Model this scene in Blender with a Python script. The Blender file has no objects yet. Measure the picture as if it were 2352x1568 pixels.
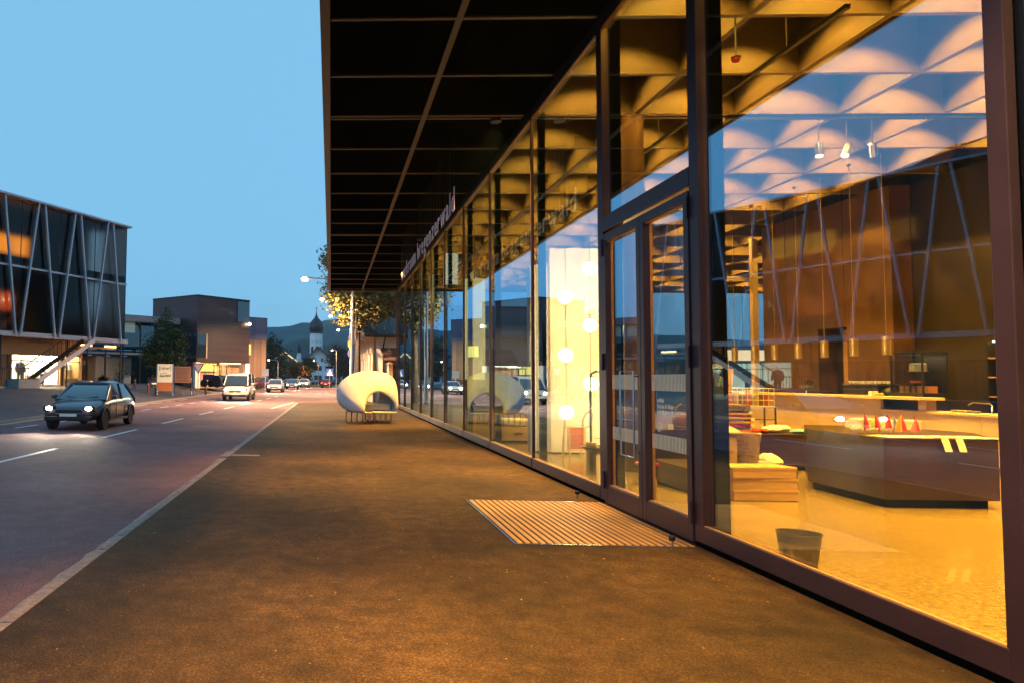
import bpy, math, random
from mathutils import Vector, Matrix
R = math.radians
ORD = ['first', 'second', 'third', 'fourth', 'fifth', 'sixth', 'seventh', 'eighth', 'ninth', 'tenth', 'eleventh', 'twelfth', 'thirteenth', 'fourteenth', 'fifteenth']
random.seed(7)
scene = bpy.context.scene
COL = scene.collection

# ---------------------------------------------------------------- camera
cam_d = bpy.data.cameras.new('camera'); cam = bpy.data.objects.new('camera', cam_d); COL.objects.link(cam)
scene.camera = cam
cam_d.sensor_width = 36.0
cam_d.lens = 1600.0 / 2352.0 * 36.0
cam_d.shift_x = (1176.0 - 690.0) / 2352.0
cam_d.shift_y = 0.0
cam_d.clip_start = 0.05; cam_d.clip_end = 9000
cam.matrix_world = Matrix(((0.99898236, -0.00909074, 0.04417706, 0), (0.04364961, -0.05175597, -0.99770538, 0),
                           (0.01135631, 0.99861838, -0.05130649, 1.6), (0, 0, 0, 1)))

# ---------------------------------------------------------------- dusk sky, last glow, exposure
SUN_EL, SUN_ROT = 5.0, 241.0
world = bpy.data.worlds.new('World'); scene.world = world; world.use_nodes = True
wn = world.node_tree; wn.nodes.clear()
w_out = wn.nodes.new('ShaderNodeOutputWorld'); w_bg = wn.nodes.new('ShaderNodeBackground')
w_sky = wn.nodes.new('ShaderNodeTexSky'); w_sky.sky_type = 'NISHITA'; w_sky.sun_disc = False
w_sky.sun_elevation = R(SUN_EL); w_sky.sun_rotation = R(SUN_ROT); w_sky.altitude = 600
w_sky.air_density = 1.0; w_sky.dust_density = 0.3; w_sky.ozone_density = 3.0
w_mix = wn.nodes.new('ShaderNodeMix'); w_mix.data_type = 'RGBA'; w_mix.blend_type = 'MIX'
w_mix.inputs[0].default_value = 0.72
w_mix.inputs[7].default_value = (2.05, 4.95, 7.45, 1)      # even blue of the dusk dome
wn.links.new(w_sky.outputs[0], w_mix.inputs[6]); wn.links.new(w_mix.outputs[2], w_bg.inputs[0])
w_bg.inputs[1].default_value = 0.15
wn.links.new(w_bg.outputs[0], w_out.inputs[0])
sd = bpy.data.lights.new('dusk_sun', 'SUN'); sd.energy = 0.60; sd.angle = R(60); sd.color = (1, .62, .82)
sun = bpy.data.objects.new('dusk_sun', sd); COL.objects.link(sun)
sun.rotation_euler = (-Vector((math.sin(R(SUN_ROT)) * math.cos(R(SUN_EL)), math.cos(R(SUN_ROT)) * math.cos(R(SUN_EL)), math.sin(R(SUN_EL))))).to_track_quat('-Z', 'Y').to_euler(); sun.location = (-20, -20, 30)   # the brighter west of the dusk sky

scene.view_settings.view_transform = 'Standard'; scene.view_settings.look = 'None'
scene.view_settings.exposure = 0.0; scene.view_settings.gamma = 1.0
scene.view_settings.use_curve_mapping = False
scene.render.engine = 'CYCLES'
cy = scene.cycles
cy.use_denoising = True
try: cy.denoiser = 'OPENIMAGEDENOISE'
except Exception: pass
cy.max_bounces = 8; cy.diffuse_bounces = 3; cy.glossy_bounces = 4; cy.transmission_bounces = 5
cy.transparent_max_bounces = 24; cy.sample_clamp_indirect = 4.0; cy.sample_clamp_direct = 0.0
cy.caustics_reflective = False; cy.caustics_refractive = False
try: cy.use_light_tree = True
except Exception: pass

WARM = (1.0, 0.50, 0.05)
# ---------------------------------------------------------------- materials
MATS = {}
def mat(name, col=(.5, .5, .5), rough=.6, metal=0., var=.12, vs=6., bump=0., bs=30., spec=.5, emit=None, es=0., coat=0., col2=None, kind=None, stretch=None, island=0.):
    if name in MATS: return MATS[name]
    m = bpy.data.materials.new(name); m.use_nodes = True
    nt = m.node_tree; N = nt.nodes; L = nt.links
    b = N['Principled BSDF']
    b.inputs['Roughness'].default_value = rough; b.inputs['Metallic'].default_value = metal
    b.inputs['Specular IOR Level'].default_value = spec
    b.inputs['Coat Weight'].default_value = coat; b.inputs['Coat Roughness'].default_value = .05
    c2 = col2 if col2 else tuple(max(0, x * (1 - var * 2.2)) for x in col)
    tc = N.new('ShaderNodeTexCoord'); mp = N.new('ShaderNodeMapping'); L.new(tc.outputs['Object'], mp.inputs[0])
    if stretch: mp.inputs['Scale'].default_value = stretch
    nz = N.new('ShaderNodeTexNoise'); nz.inputs['Scale'].default_value = vs; nz.inputs['Detail'].default_value = 5; nz.inputs['Roughness'].default_value = .65
    L.new(mp.outputs[0], nz.inputs['Vector'])
    cr = N.new('ShaderNodeValToRGB'); cr.color_ramp.elements[0].position = .3; cr.color_ramp.elements[1].position = .7
    cr.color_ramp.elements[0].color = (*c2, 1); cr.color_ramp.elements[1].color = (*col, 1)
    L.new(nz.outputs[0], cr.inputs[0])
    outc = cr.outputs[0]
    if island:
        g = N.new('ShaderNodeNewGeometry'); mr = N.new('ShaderNodeMapRange')
        mr.inputs[3].default_value = 1 - island; mr.inputs[4].default_value = 1 + island
        L.new(g.outputs['Random Per Island'], mr.inputs[0])
        mx = N.new('ShaderNodeMix'); mx.data_type = 'RGBA'; mx.blend_type = 'MULTIPLY'; mx.inputs[0].default_value = 1
        L.new(outc, mx.inputs[6]); L.new(mr.outputs[0], mx.inputs[7]); outc = mx.outputs[2]
    L.new(outc, b.inputs['Base Color'])
    if bump:
        n2 = N.new('ShaderNodeTexNoise'); n2.inputs['Scale'].default_value = bs; n2.inputs['Detail'].default_value = 6
        L.new(mp.outputs[0], n2.inputs['Vector'])
        bp = N.new('ShaderNodeBump'); bp.inputs['Strength'].default_value = bump; bp.inputs['Distance'].default_value = .02
        L.new(n2.outputs[0], bp.inputs['Height']); L.new(bp.outputs[0], b.inputs['Normal'])
    if emit:
        b.inputs['Emission Color'].default_value = (*emit, 1); b.inputs['Emission Strength'].default_value = es
    MATS[name] = m
    return m

def glow(name, col, s):
    if name in MATS: return MATS[name]
    m = bpy.data.materials.new(name); m.use_nodes = True
    nt = m.node_tree; nt.nodes.clear()
    o = nt.nodes.new('ShaderNodeOutputMaterial'); e = nt.nodes.new('ShaderNodeEmission')
    e.inputs[0].default_value = (*col, 1); e.inputs[1].default_value = s
    nt.links.new(e.outputs[0], o.inputs[0]); MATS[name] = m
    return m

def glass(name, f0=.06, p=4., tint=(1, 1, 1), rough=0., wave=0., ws=.25, rcol=(1, 1, 1), gain=1., veil=0.):
    """thin pane: mirror reflection that grows with the angle, the rest passes straight through"""
    if name in MATS: return MATS[name]
    m = bpy.data.materials.new(name); m.use_nodes = True
    nt = m.node_tree; N = nt.nodes; L = nt.links; N.clear()
    o = N.new('ShaderNodeOutputMaterial'); mx = N.new('ShaderNodeMixShader')
    t = N.new('ShaderNodeBsdfRefraction' if veil else 'ShaderNodeBsdfTransparent'); t.inputs[0].default_value = (*tint, 1)
    if veil: t.inputs['IOR'].default_value = 1.25; t.inputs['Roughness'].default_value = veil
    g = N.new('ShaderNodeBsdfGlossy'); g.inputs['Roughness'].default_value = rough; g.inputs['Color'].default_value = (*rcol, 1)
    lw = N.new('ShaderNodeLayerWeight'); lw.inputs[0].default_value = .5
    pw = N.new('ShaderNodeMath'); pw.operation = 'POWER'; pw.inputs[1].default_value = p
    L.new(lw.outputs['Facing'], pw.inputs[0])
    ma = N.new('ShaderNodeMath'); ma.operation = 'MULTIPLY_ADD'; ma.use_clamp = True
    ma.inputs[1].default_value = (1 - f0) * gain; ma.inputs[2].default_value = f0
    L.new(pw.outputs[0], ma.inputs[0]); L.new(ma.outputs[0], mx.inputs[0])
    L.new(t.outputs[0], mx.inputs[1]); L.new(g.outputs[0], mx.inputs[2]); L.new(mx.outputs[0], o.inputs[0])
    if wave:
        tc = N.new('ShaderNodeTexCoord'); nz = N.new('ShaderNodeTexNoise'); nz.inputs['Scale'].default_value = ws; nz.inputs['Detail'].default_value = 1
        L.new(tc.outputs['Object'], nz.inputs['Vector'])
        bp = N.new('ShaderNodeBump'); bp.inputs['Strength'].default_value = wave; bp.inputs['Distance'].default_value = .05
        L.new(nz.outputs[0], bp.inputs['Height']); L.new(bp.outputs[0], g.inputs['Normal'])
    MATS[name] = m
    return m

def asphalt(name, base, hi, rough, b1, s1, patch, bd=.012, spec=.4):
    m = bpy.data.materials.new(name); m.use_nodes = True
    nt = m.node_tree; N = nt.nodes; L = nt.links; b = N['Principled BSDF']
    tc = N.new('ShaderNodeTexCoord')
    vo = N.new('ShaderNodeTexVoronoi'); vo.inputs['Scale'].default_value = s1; L.new(tc.outputs['Object'], vo.inputs['Vector'])
    big = N.new('ShaderNodeTexNoise'); big.inputs['Scale'].default_value = .35; big.inputs['Detail'].default_value = 6; L.new(tc.outputs['Object'], big.inputs['Vector'])
    fine = N.new('ShaderNodeTexNoise'); fine.inputs['Scale'].default_value = s1 * .6; fine.inputs['Detail'].default_value = 6; fine.inputs['Roughness'].default_value = .8
    L.new(tc.outputs['Object'], fine.inputs['Vector'])
    mid = N.new('ShaderNodeTexNoise'); mid.inputs['Scale'].default_value = 5.; mid.inputs['Detail'].default_value = 5; L.new(tc.outputs['Object'], mid.inputs['Vector'])
    cr = N.new('ShaderNodeValToRGB'); e = cr.color_ramp.elements
    e[0].position = .15; e[0].color = (*[x * .35 for x in base], 1); e[1].position = .9; e[1].color = (*hi, 1)
    k = cr.color_ramp.elements.new(.55); k.color = (*base, 1)
    sepc = N.new('ShaderNodeSeparateColor'); L.new(vo.outputs['Color'], sepc.inputs[0])
    mixv = N.new('ShaderNodeMath'); mixv.operation = 'MULTIPLY_ADD'; mixv.inputs[1].default_value = .45
    hf = N.new('ShaderNodeMath'); hf.operation = 'MULTIPLY'; hf.inputs[1].default_value = .55
    L.new(fine.outputs[0], hf.inputs[0]); L.new(sepc.outputs[0], mixv.inputs[0]); L.new(hf.outputs[0], mixv.inputs[2])
    L.new(mixv.outputs[0], cr.inputs[0])
    mr = N.new('ShaderNodeMapRange'); mr.inputs[1].default_value = .3; mr.inputs[2].default_value = .7; mr.inputs[3].default_value = 1 - patch; mr.inputs[4].default_value = 1 + patch
    L.new(big.outputs[0], mr.inputs[0])
    mr2 = N.new('ShaderNodeMapRange'); mr2.inputs[1].default_value = .3; mr2.inputs[2].default_value = .7; mr2.inputs[3].default_value = 1 - patch * .45; mr2.inputs[4].default_value = 1 + patch * .45
    L.new(mid.outputs[0], mr2.inputs[0])
    mm = N.new('ShaderNodeMath'); mm.operation = 'MULTIPLY'; L.new(mr.outputs[0], mm.inputs[0]); L.new(mr2.outputs[0], mm.inputs[1])
    mx = N.new('ShaderNodeMix'); mx.data_type = 'RGBA'; mx.blend_type = 'MULTIPLY'; mx.inputs[0].default_value = 1
    L.new(cr.outputs[0], mx.inputs[6]); L.new(mm.outputs[0], mx.inputs[7]); L.new(mx.outputs[2], b.inputs['Base Color'])
    b.inputs['Roughness'].default_value = rough; b.inputs['Specular IOR Level'].default_value = spec
    bp = N.new('ShaderNodeBump'); bp.inputs['Strength'].default_value = b1; bp.inputs['Distance'].default_value = bd
    L.new(mixv.outputs[0], bp.inputs['Height']); L.new(bp.outputs[0], b.inputs['Normal'])
    MATS[name] = m
    return m

def boards(name, col, col2, axis, pitch, rough=.6, depth=.6, grain=True, gap=.1):
    """far cladding whose boards are under a pixel or two: tone and relief per board"""
    m = bpy.data.materials.new(name); m.use_nodes = True
    nt = m.node_tree; N = nt.nodes; L = nt.links; b = N['Principled BSDF']
    tc = N.new('ShaderNodeTexCoord'); sp = N.new('ShaderNodeSeparateXYZ'); L.new(tc.outputs['Object'], sp.inputs[0])
    dv = N.new('ShaderNodeMath'); dv.operation = 'DIVIDE'; dv.inputs[1].default_value = pitch
    if axis == 'xy':
        ad = N.new('ShaderNodeMath'); ad.operation = 'ADD'; L.new(sp.outputs[0], ad.inputs[0]); L.new(sp.outputs[1], ad.inputs[1]); L.new(ad.outputs[0], dv.inputs[0])
    else: L.new(sp.outputs[axis], dv.inputs[0])
    fl = N.new('ShaderNodeMath'); fl.operation = 'FLOOR'; L.new(dv.outputs[0], fl.inputs[0])
    fr = N.new('ShaderNodeMath'); fr.operation = 'FRACT'; L.new(dv.outputs[0], fr.inputs[0])
    wn_ = N.new('ShaderNodeTexNoise'); wn_.inputs['Scale'].default_value = 1.2; wn_.inputs['Detail'].default_value = 4
    mp = N.new('ShaderNodeMapping'); L.new(tc.outputs['Object'], mp.inputs[0])
    mp.inputs['Scale'].default_value = (.5, .5, 7) if axis == 2 else (7, 7, .4)
    L.new(mp.outputs[0], wn_.inputs['Vector'])
    wh = N.new('ShaderNodeTexWhiteNoise'); wh.noise_dimensions = '1D'; L.new(fl.outputs[0], wh.inputs['W'])
    av = N.new('ShaderNodeMath'); av.operation = 'MULTIPLY_ADD'; av.inputs[1].default_value = .35
    L.new(wh.outputs['Value'], av.inputs[0])
    a2 = N.new('ShaderNodeMath'); a2.operation = 'MULTIPLY'; a2.inputs[1].default_value = .75; L.new(wn_.outputs[0], a2.inputs[0]); L.new(a2.outputs[0], av.inputs[2])
    cr = N.new('ShaderNodeValToRGB'); cr.color_ramp.elements[0].position = .25; cr.color_ramp.elements[1].position = .85
    cr.color_ramp.elements[0].color = (*col2, 1); cr.color_ramp.elements[1].color = (*col, 1); L.new(av.outputs[0], cr.inputs[0])
    gp = N.new('ShaderNodeMath'); gp.operation = 'GREATER_THAN'; gp.inputs[1].default_value = gap; L.new(fr.outputs[0], gp.inputs[0])
    L.new(cr.outputs[0], b.inputs['Base Color']); b.inputs['Roughness'].default_value = rough
    bp = N.new('ShaderNodeBump'); bp.inputs['Strength'].default_value = depth; bp.inputs['Distance'].default_value = .03
    L.new(gp.outputs[0], bp.inputs['Height']); L.new(bp.outputs[0], b.inputs['Normal'])
    MATS[name] = m
    return m

M = {}
M['pave'] = asphalt('pavement_asphalt', (.044, .025, .012), (.135, .083, .040), .8, .9, 120, .8, .022, .2)
M['road'] = asphalt('road_asphalt', (.19, .105, .115), (.34, .21, .22), .85, .6, 170, .3, .015, .2)
M['fore'] = asphalt('forecourt_asphalt', (.08, .06, .065), (.18, .17, .17), .6, .3, 60, .25)
M['granite'] = mat('kerb_granite', (.30, .235, .22), .75, var=.25, vs=14, bump=.8, bs=45)
M['paint'] = mat('road_paint', (.72, .72, .70), .55, var=.12, vs=9)
M['black'] = mat('black_panel', (.003, .0028, .0026), 1., var=.1, spec=0.)
M['beam_d'] = mat('dark_stained_beam', (.045, .021, .008), .6, var=.2, vs=3, stretch=(1, 1, 6))
M['beam_l'] = mat('spruce_beam', (.12, .086, .056), .6, var=.10, vs=2.5, stretch=(1, 1, 5))
M['frame'] = mat('bronze_steel_frame', (.045, .026, .040), .42, metal=.45, var=.12, vs=3, bump=.05, bs=60)
M['frame_in'] = mat('inner_timber_frame', (.42, .24, .10), .5, var=.15, vs=6, stretch=(6, 6, .6))
M['glass'] = glass('facade_glass', .05, 1.9, (.97, .98, .97), wave=.05, ws=.45, gain=.9, rcol=(.50, .78, 1))
M['doorglass'] = glass('door_glass', .05, 1.9, (.97, .98, .97), wave=.035, ws=.5, gain=.9, rcol=(.50, .78, 1))
M['glass2'] = glass('plain_glass', .05, 4, (.85, .92, .95))
M['glassdark'] = glass('tinted_glass', .10, 2.5, (.35, .42, .48))
M['floor'] = mat('polished_screed', (.37, .27, .10), .12, var=.30, vs=22, bump=.05, bs=160, spec=.6, coat=.25)
M['core'] = mat('rust_brown_render', (.11, .047, .018), .62, var=.1, vs=1.3, bump=.08, bs=8, col2=(.028, .013, .006))
M['core2'] = mat('dark_brown_render', (.022, .012, .007), .6, var=.3, vs=1.5)
M['steel'] = mat('black_brown_steel', (.040, .018, .006), .42, metal=.2, var=.3, vs=2.5)
M['barwood'] = mat('pale_ash_wood', (.62, .46, .26), .45, var=.10, vs=1.5, stretch=(1, .3, 8), bump=.03, bs=40)
M['wood'] = mat('honey_wood', (.50, .28, .10), .5, var=.22, vs=3, stretch=(8, .5, 8), bump=.15, bs=25)
M['wood2'] = mat('light_wood', (.66, .50, .30), .55, var=.15, vs=5, stretch=(1, 1, 5))
M['brass'] = mat('brushed_brass', (.72, .48, .16), .32, metal=.85, var=.06)
M['white'] = mat('white_paint', (.78, .77, .74), .55, var=.03)
M['offw'] = mat('white_plaster', (.70, .69, .66), .8, var=.07, vs=3)
M['cloth_w'] = mat('white_cloth', (.80, .78, .72), .9, var=.05, bump=.2, bs=60)
M['card'] = mat('cardboard', (.47, .29, .12), .8, var=.08, vs=4, stretch=(1, 1, 8))
M['blackm'] = mat('black_metal', (.02, .02, .021), .4, metal=.4, var=.1)
M['chrome'] = mat('polished_steel', (.62, .62, .63), .22, metal=.95, var=.03)
M['rebar'] = mat('rusty_rebar', (.16, .062, .028), .65, metal=.3, var=.3, vs=20)
M['shell'] = mat('pale_concrete_shell', (.62, .585, .53), .55, var=.10, vs=3, bump=.15, bs=25)
M['tyre'] = mat('tyre_rubber', (.018, .018, .018), .85)
M['carglass'] = mat('car_glass', (.02, .025, .032), .06, var=.05, spec=.8, coat=.5)
M['lens_w'] = glow('headlamp_lens', (1, .90, .70), 40)
M['lens_r'] = glow('tail_lamp_lens', (1, .06, .02), 6)
M['sodium'] = glow('street_lamp_lens', (1, .66, .36), 130)
M['sodium2'] = glow('far_lamp_lens', (1, .42, .12), 40)
M['bulb'] = glow('globe_bulb', (1, .70, .28), 105)
M['lensw'] = glow('downlight_lens', (1, .70, .34), 9)
M['ground'] = mat('meadow_ground', (.045, .060, .025), .9, var=.3, vs=.2)
M['grass'] = mat('mown_grass', (.075, .105, .022), .9, var=.35, vs=3, bump=.8, bs=40)

# ---------------------------------------------------------------- mesh helpers
class MB:
    def __init__(s): s.v = []; s.f = []
    def add(s, vs, fs):
        o = len(s.v); s.v += [tuple(p) for p in vs]; s.f += [tuple(i + o for i in q) for q in fs]; return s
    def box(s, x0, x1, y0, y1, z0, z1, T=None):
        p = [(x0, y0, z0), (x1, y0, z0), (x1, y1, z0), (x0, y1, z0), (x0, y0, z1), (x1, y0, z1), (x1, y1, z1), (x0, y1, z1)]
        if T: p = [tuple(T @ Vector(q)) for q in p]
        return s.add(p, [(0, 3, 2, 1), (4, 5, 6, 7), (0, 1, 5, 4), (1, 2, 6, 5), (2, 3, 7, 6), (3, 0, 4, 7)])
    def cbox(s, c, d, T=None): return s.box(c[0] - d[0] / 2, c[0] + d[0] / 2, c[1] - d[1] / 2, c[1] + d[1] / 2, c[2] - d[2] / 2, c[2] + d[2] / 2, T)
    def prism(s, poly, z0, z1):
        n = len(poly)
        s.add([(x, y, z0) for x, y in poly] + [(x, y, z1) for x, y in poly],
              [tuple(reversed(range(n))), tuple(range(n, 2 * n))] + [(i, (i + 1) % n, n + (i + 1) % n, n + i) for i in range(n)])
        return s
    def loft(s, rings, cap=True, closed=True):
        n = len(rings[0]); vs = [p for r in rings for p in r]; fs = []
        for k in range(len(rings) - 1):
            for i in range(n if closed else n - 1):
                j = (i + 1) % n
                fs.append((k * n + i, k * n + j, (k + 1) * n + j, (k + 1) * n + i))
        if cap: fs += [tuple(reversed(range(n))), tuple(range((len(rings) - 1) * n, len(rings) * n))]
        return s.add(vs, fs)
    def tube(s, pts, r, n=8, cap=True):
        pts = [Vector(p) for p in pts]; rs = r if isinstance(r, (list, tuple)) else [r] * len(pts)
        rings = []; up = None
        for i, p in enumerate(pts):
            t = (pts[min(i + 1, len(pts) - 1)] - pts[max(i - 1, 0)]).normalized()
            a = Vector((0, 0, 1)) if abs(t.z) < .9 else Vector((1, 0, 0))
            if up is not None and up.cross(t).length > .2: a = up
            x = a.cross(t).normalized(); y = t.cross(x).normalized(); up = y
            rings.append([tuple(p + (x * math.cos(2 * math.pi * k / n) + y * math.sin(2 * math.pi * k / n)) * rs[i]) for k in range(n)])
        return s.loft(rings, cap)
    def bar(s, a, b, w, h=None):
        a = Vector(a); b = Vector(b); t = (b - a).normalized(); h = h or w
        u = Vector((0, 0, 1)) if abs(t.z) < .95 else Vector((1, 0, 0))
        x = u.cross(t).normalized() * w / 2; y = t.cross(x.normalized()).normalized() * h / 2
        r = lambda p: [tuple(p - x - y), tuple(p + x - y), tuple(p + x + y), tuple(p - x + y)]
        return s.loft([r(a), r(b)])
    def lathe(s, prof, n=16, c=(0, 0, 0), cap=True):
        return s.loft([[(c[0] + r * math.cos(2 * math.pi * k / n), c[1] + r * math.sin(2 * math.pi * k / n), c[2] + z) for k in range(n)] for r, z in prof], cap)
    def sphere(s, c, r, n=12, m=8, sz=1.):
        return s.lathe([(max(1e-4, r * math.sin(math.pi * i / m)), -r * sz * math.cos(math.pi * i / m)) for i in range(m + 1)], n, c)
    def quad(s, a, b, c, d): return s.add([a, b, c, d], [(0, 1, 2, 3)])
    def mesh(s, name):
        me = bpy.data.meshes.new(name); me.from_pydata(s.v, [], s.f); me.update(); return me
    def build(s, name, m, parent=None, smooth=False, bevel=0., world=False, seg=2, kind=None):
        me = s.mesh(name); me.materials.append(m)
        if smooth:
            for p in me.polygons: p.use_smooth = True
            try: me.set_sharp_from_angle(angle=R(40))
            except Exception: pass
        o = bpy.data.objects.new(name, me); COL.objects.link(o)
        if parent:
            o.parent = parent
            if world: o.matrix_parent_inverse = pmat(parent).inverted()
        if bevel:
            b = o.modifiers.new('bevel', 'BEVEL'); b.width = bevel; b.segments = seg; b.limit_method = 'ANGLE'; b.angle_limit = R(50)
        if kind: o['kind'] = kind
        return o
def pmat(p):
    m = Matrix.Translation(p.location) @ p.rotation_euler.to_matrix().to_4x4()
    return pmat(p.parent) @ p.matrix_parent_inverse @ m if p.parent else m
def tag(o, label=None, cat=None, group=None, kind=None):
    if label: o['label'] = label
    if cat: o['category'] = cat
    if group: o['group'] = group
    if kind: o['kind'] = kind
    return o
def empty(name, loc, rz=0., label=None, cat=None, group=None):
    o = bpy.data.objects.new(name, None); COL.objects.link(o); o.location = loc; o.rotation_euler = (0, 0, rz); o.empty_display_size = .1
    return tag(o, label, cat, group)
def copy_tree(o, parent=None):
    c = o.copy(); COL.objects.link(c)
    if parent: c.parent = parent
    for ch in list(o.children): copy_tree(ch, c)
    return c
def lamp(name, typ, loc, power, col, parent=None, radius=.05, spot=None, blend=.3, aim=None, size=None, world=False):
    d = bpy.data.lights.new(name, typ); d.energy = power; d.color = col
    if typ == 'AREA':
        d.shape = 'RECTANGLE'; d.size, d.size_y = size
    else: d.shadow_soft_size = radius
    if typ == 'SPOT': d.spot_size = R(spot); d.spot_blend = blend
    o = bpy.data.objects.new(name, d); COL.objects.link(o); o.location = loc
    if aim is not None: o.rotation_euler = (Vector(aim) - Vector(loc)).to_track_quat('-Z', 'Y').to_euler()
    if parent:
        o.parent = parent
        if world: o.matrix_parent_inverse = pmat(parent).inverted()
    return o
def text_data(txt, size, ext=.0, bold=0., xs=1.):
    c = bpy.data.curves.new('t', 'FONT'); c.body = txt; c.size = size; c.extrude = ext; c.offset = bold; c.resolution_u = 3
    o = bpy.data.objects.new('t', c); COL.objects.link(o)
    bpy.context.view_layer.update()
    dg = bpy.context.evaluated_depsgraph_get(); oe = o.evaluated_get(dg); me = oe.to_mesh()
    vs = [(v.co.x * xs, v.co.y, v.co.z) for v in me.vertices]; fs = [tuple(p.vertices) for p in me.polygons]
    oe.to_mesh_clear(); bpy.data.objects.remove(o); bpy.data.curves.remove(c)
    return vs, fs
STREET = Matrix(((0, 0, -1, 0), (-1, 0, 0, 0), (0, 1, 0, 0), (0, 0, 0, 1)))   # lettering that faces the street
def letters(txt, size, T, ext=0., bold=0., xs=1., mb=None):
    vs, fs = text_data(txt, size, ext, bold, xs); mb = mb or MB()
    return mb.add([tuple(T @ Vector(v)) for v in vs], fs)

# ================================================================ SETTING
RZ = -.08                                    # the carriageway lies a kerb below the pavement
def sm(t): t = max(0., min(1., t)); return t * t * (3 - 2 * t)
def fz(x): return .02 + .80 * sm((-11.2 - x) / 6.5)      # forecourt climbs gently away from the road
def sheet(name, poly, z, m, kind='structure'):
    b = MB(); b.add([(x, y, z) for x, y in poly], [tuple(range(len(poly)))]); return b.build(name, m, kind=kind)
sheet('ground', [(-4000, -800), (4000, -800), (4000, 6000), (-4000, 6000)], -.16, M['ground'])
sheet('road', [(-11.0, -14), (-2.20, -14), (-2.20, 45.2), (-1.6, 46.9), (14, 48.6), (14, 58), (3.2, 64), (1.6, 80), (3.2, 118), (13, 160), (30, 205), (24, 210), (4, 168), (-6.5, 120), (-10.4, 92), (-11.0, 60)], RZ, M['road'])
# pavement under the canopy, ending in a lip at the side road
pv = MB(); pv.prism([(-2.04, -14), (3.74, -14), (3.74, 46.6), (-1.4, 46.0), (-2.04, 44.5)], -.3, 0.0); pv.build('pavement', M['pave'], kind='structure')
pe = MB(); pe.prism([(3.74, 38.9), (24, 38.9), (24, 48.2), (3.74, 46.6)], -.3, -.004); pe.build('forecourt_path', M['pave'], kind='structure')
# forecourt across the road
fc = MB(); xs = [-11.2, -11.8, -12.6, -13.6, -14.8, -16, -17.2, -18.5, -24, -40, -70]; ys = [-20 + 8 * k for k in range(22)]
vs = [(x, y, fz(x)) for y in ys for x in xs]; n = len(xs)
fc.add(vs, [(j * n + i, (j + 1) * n + i, (j + 1) * n + i + 1, j * n + i + 1) for j in range(len(ys) - 1) for i in range(n - 1)])
fc.build('forecourt', M['fore'], kind='structure')
gv = MB(); gv.add([(3.4, 84, 0), (22, 84, .05), (26, 130, .1), (8, 128, .05), (3.9, 108, 0)], [(0, 1, 2, 3, 4)]); gv.build('grass_verge', M['grass'], kind='structure')
gv2 = MB(); gv2.add([(-9.5, 121, -.05), (2.4, 124, -.05), (4, 150, .1), (-9, 150, .1)], [(0, 1, 2, 3)]); gv2.build('grass_island', M['grass'], kind='structure')
# kerb of single granite stones
kb = MB(); kb.box(-2.19, -2.045, -4, 44.4, -.3, -.06); kerb = kb.build('kerb', M['granite'], kind='structure')
def stone(x0, x1, y0, y1, z1, nm='kerb_stone', skew=0.):
    b = MB(); n = 7; rings = []
    for k in range(n):
        y = y0 + (y1 - y0) * k / (n - 1); j = lambda a: random.uniform(-a, a)
        e = .012 if k in (0, n - 1) else 0
        rings.append([(x0 + skew * k / n, y, -.2), (x1 + skew * k / n, y, -.2), (x1 + j(.006) + skew * k / n, y, z1 - .012 - e), (x1 - .02 + skew * k / n, y, z1 - e + j(.003)),
                      ((x0 + x1) / 2 + j(.01) + skew * k / n, y, z1 - e + j(.004)), (x0 + .035 + j(.012) + skew * k / n, y, z1 - .006 - e + j(.005)), (x0 + j(.014) + skew * k / n, y, z1 - .03 - e + j(.008))])
    b.loft(rings); return b.build(nm, M['granite'], kerb, smooth=False)
y = -3.4
while y < 43.9:
    ln = random.choice([.95, 1.0, 1.05, .55, 1.0])
    if 12.2 < y < 14.4: dx = .06
    elif 11.2 < y <= 12.2: dx = .03
    else: dx = 0
    stone(-2.205 - dx, -2.035 + dx * .6, y + .008, y + ln - .008, -.004 if not 12 < y < 14.2 else -.03)
    y += ln
b = MB(); b.box(-2.02, -1.45, 14.18, 14.40, -.1, .006); b.build('kerb_inset', M['granite'], kerb, bevel=.005)
# far kerb of the road
fk = MB(); fk.box(-11.22, -11.0, -14, 90, -.3, .03); fk.build('far_kerb', M['granite'], kind='structure')
# painted lane marks (each dash its own sheet)
marks = bpy.data.objects.new('lane_markings', None); COL.objects.link(marks); marks['kind'] = 'structure'
def dash(x0, y0, x1, y1, w=.12, nm='lane_dash'):
    t = Vector((x1 - x0, y1 - y0, 0)).normalized(); p = Vector((-t.y, t.x, 0)) * w / 2
    a = Vector((x0, y0, RZ + .004)); c = Vector((x1, y1, RZ + .004))
    b = MB(); b.quad(tuple(a + p), tuple(a - p), tuple(c - p), tuple(c + p)); return b.build(nm, M['paint'], marks)
for k in range(-1, 9):
    y0 = 12.75 + 5.93 * k; dash(-6.33 + .032 * (y0 - 13), y0, -6.33 + .032 * (y0 - 10), y0 + 3.0)
for k in range(-3, 10):
    y0 = 27.6 + 3.03 * k; dash(-9.54 + .055 * (y0 - 27.6), y0, -9.54 + .055 * (y0 - 26.1), y0 + 1.5, .12)
for k in range(3): dash(-10.78 + .05 * k, 41.6 + 3.6 * k, -10.62 + .05 * k, 43.5 + 3.6 * k, .11)
dash(-10.95, 22, -10.75, 40.6, .11)
for x in (-3.66, -2.64, -1.65, -.7): dash(x, 77 - (x + 3.66) * .4, x + .6, 76.8 - (x + 3.66) * .4, .5, 'crossing_dash')
for k in range(5): dash(-4.6 + .25 * k, 84 + 8 * k, -4.4 + .28 * k, 88 + 8 * k)
dash(-3.2, 37.5, -2.5, 47, .10, 'edge_line')
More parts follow.
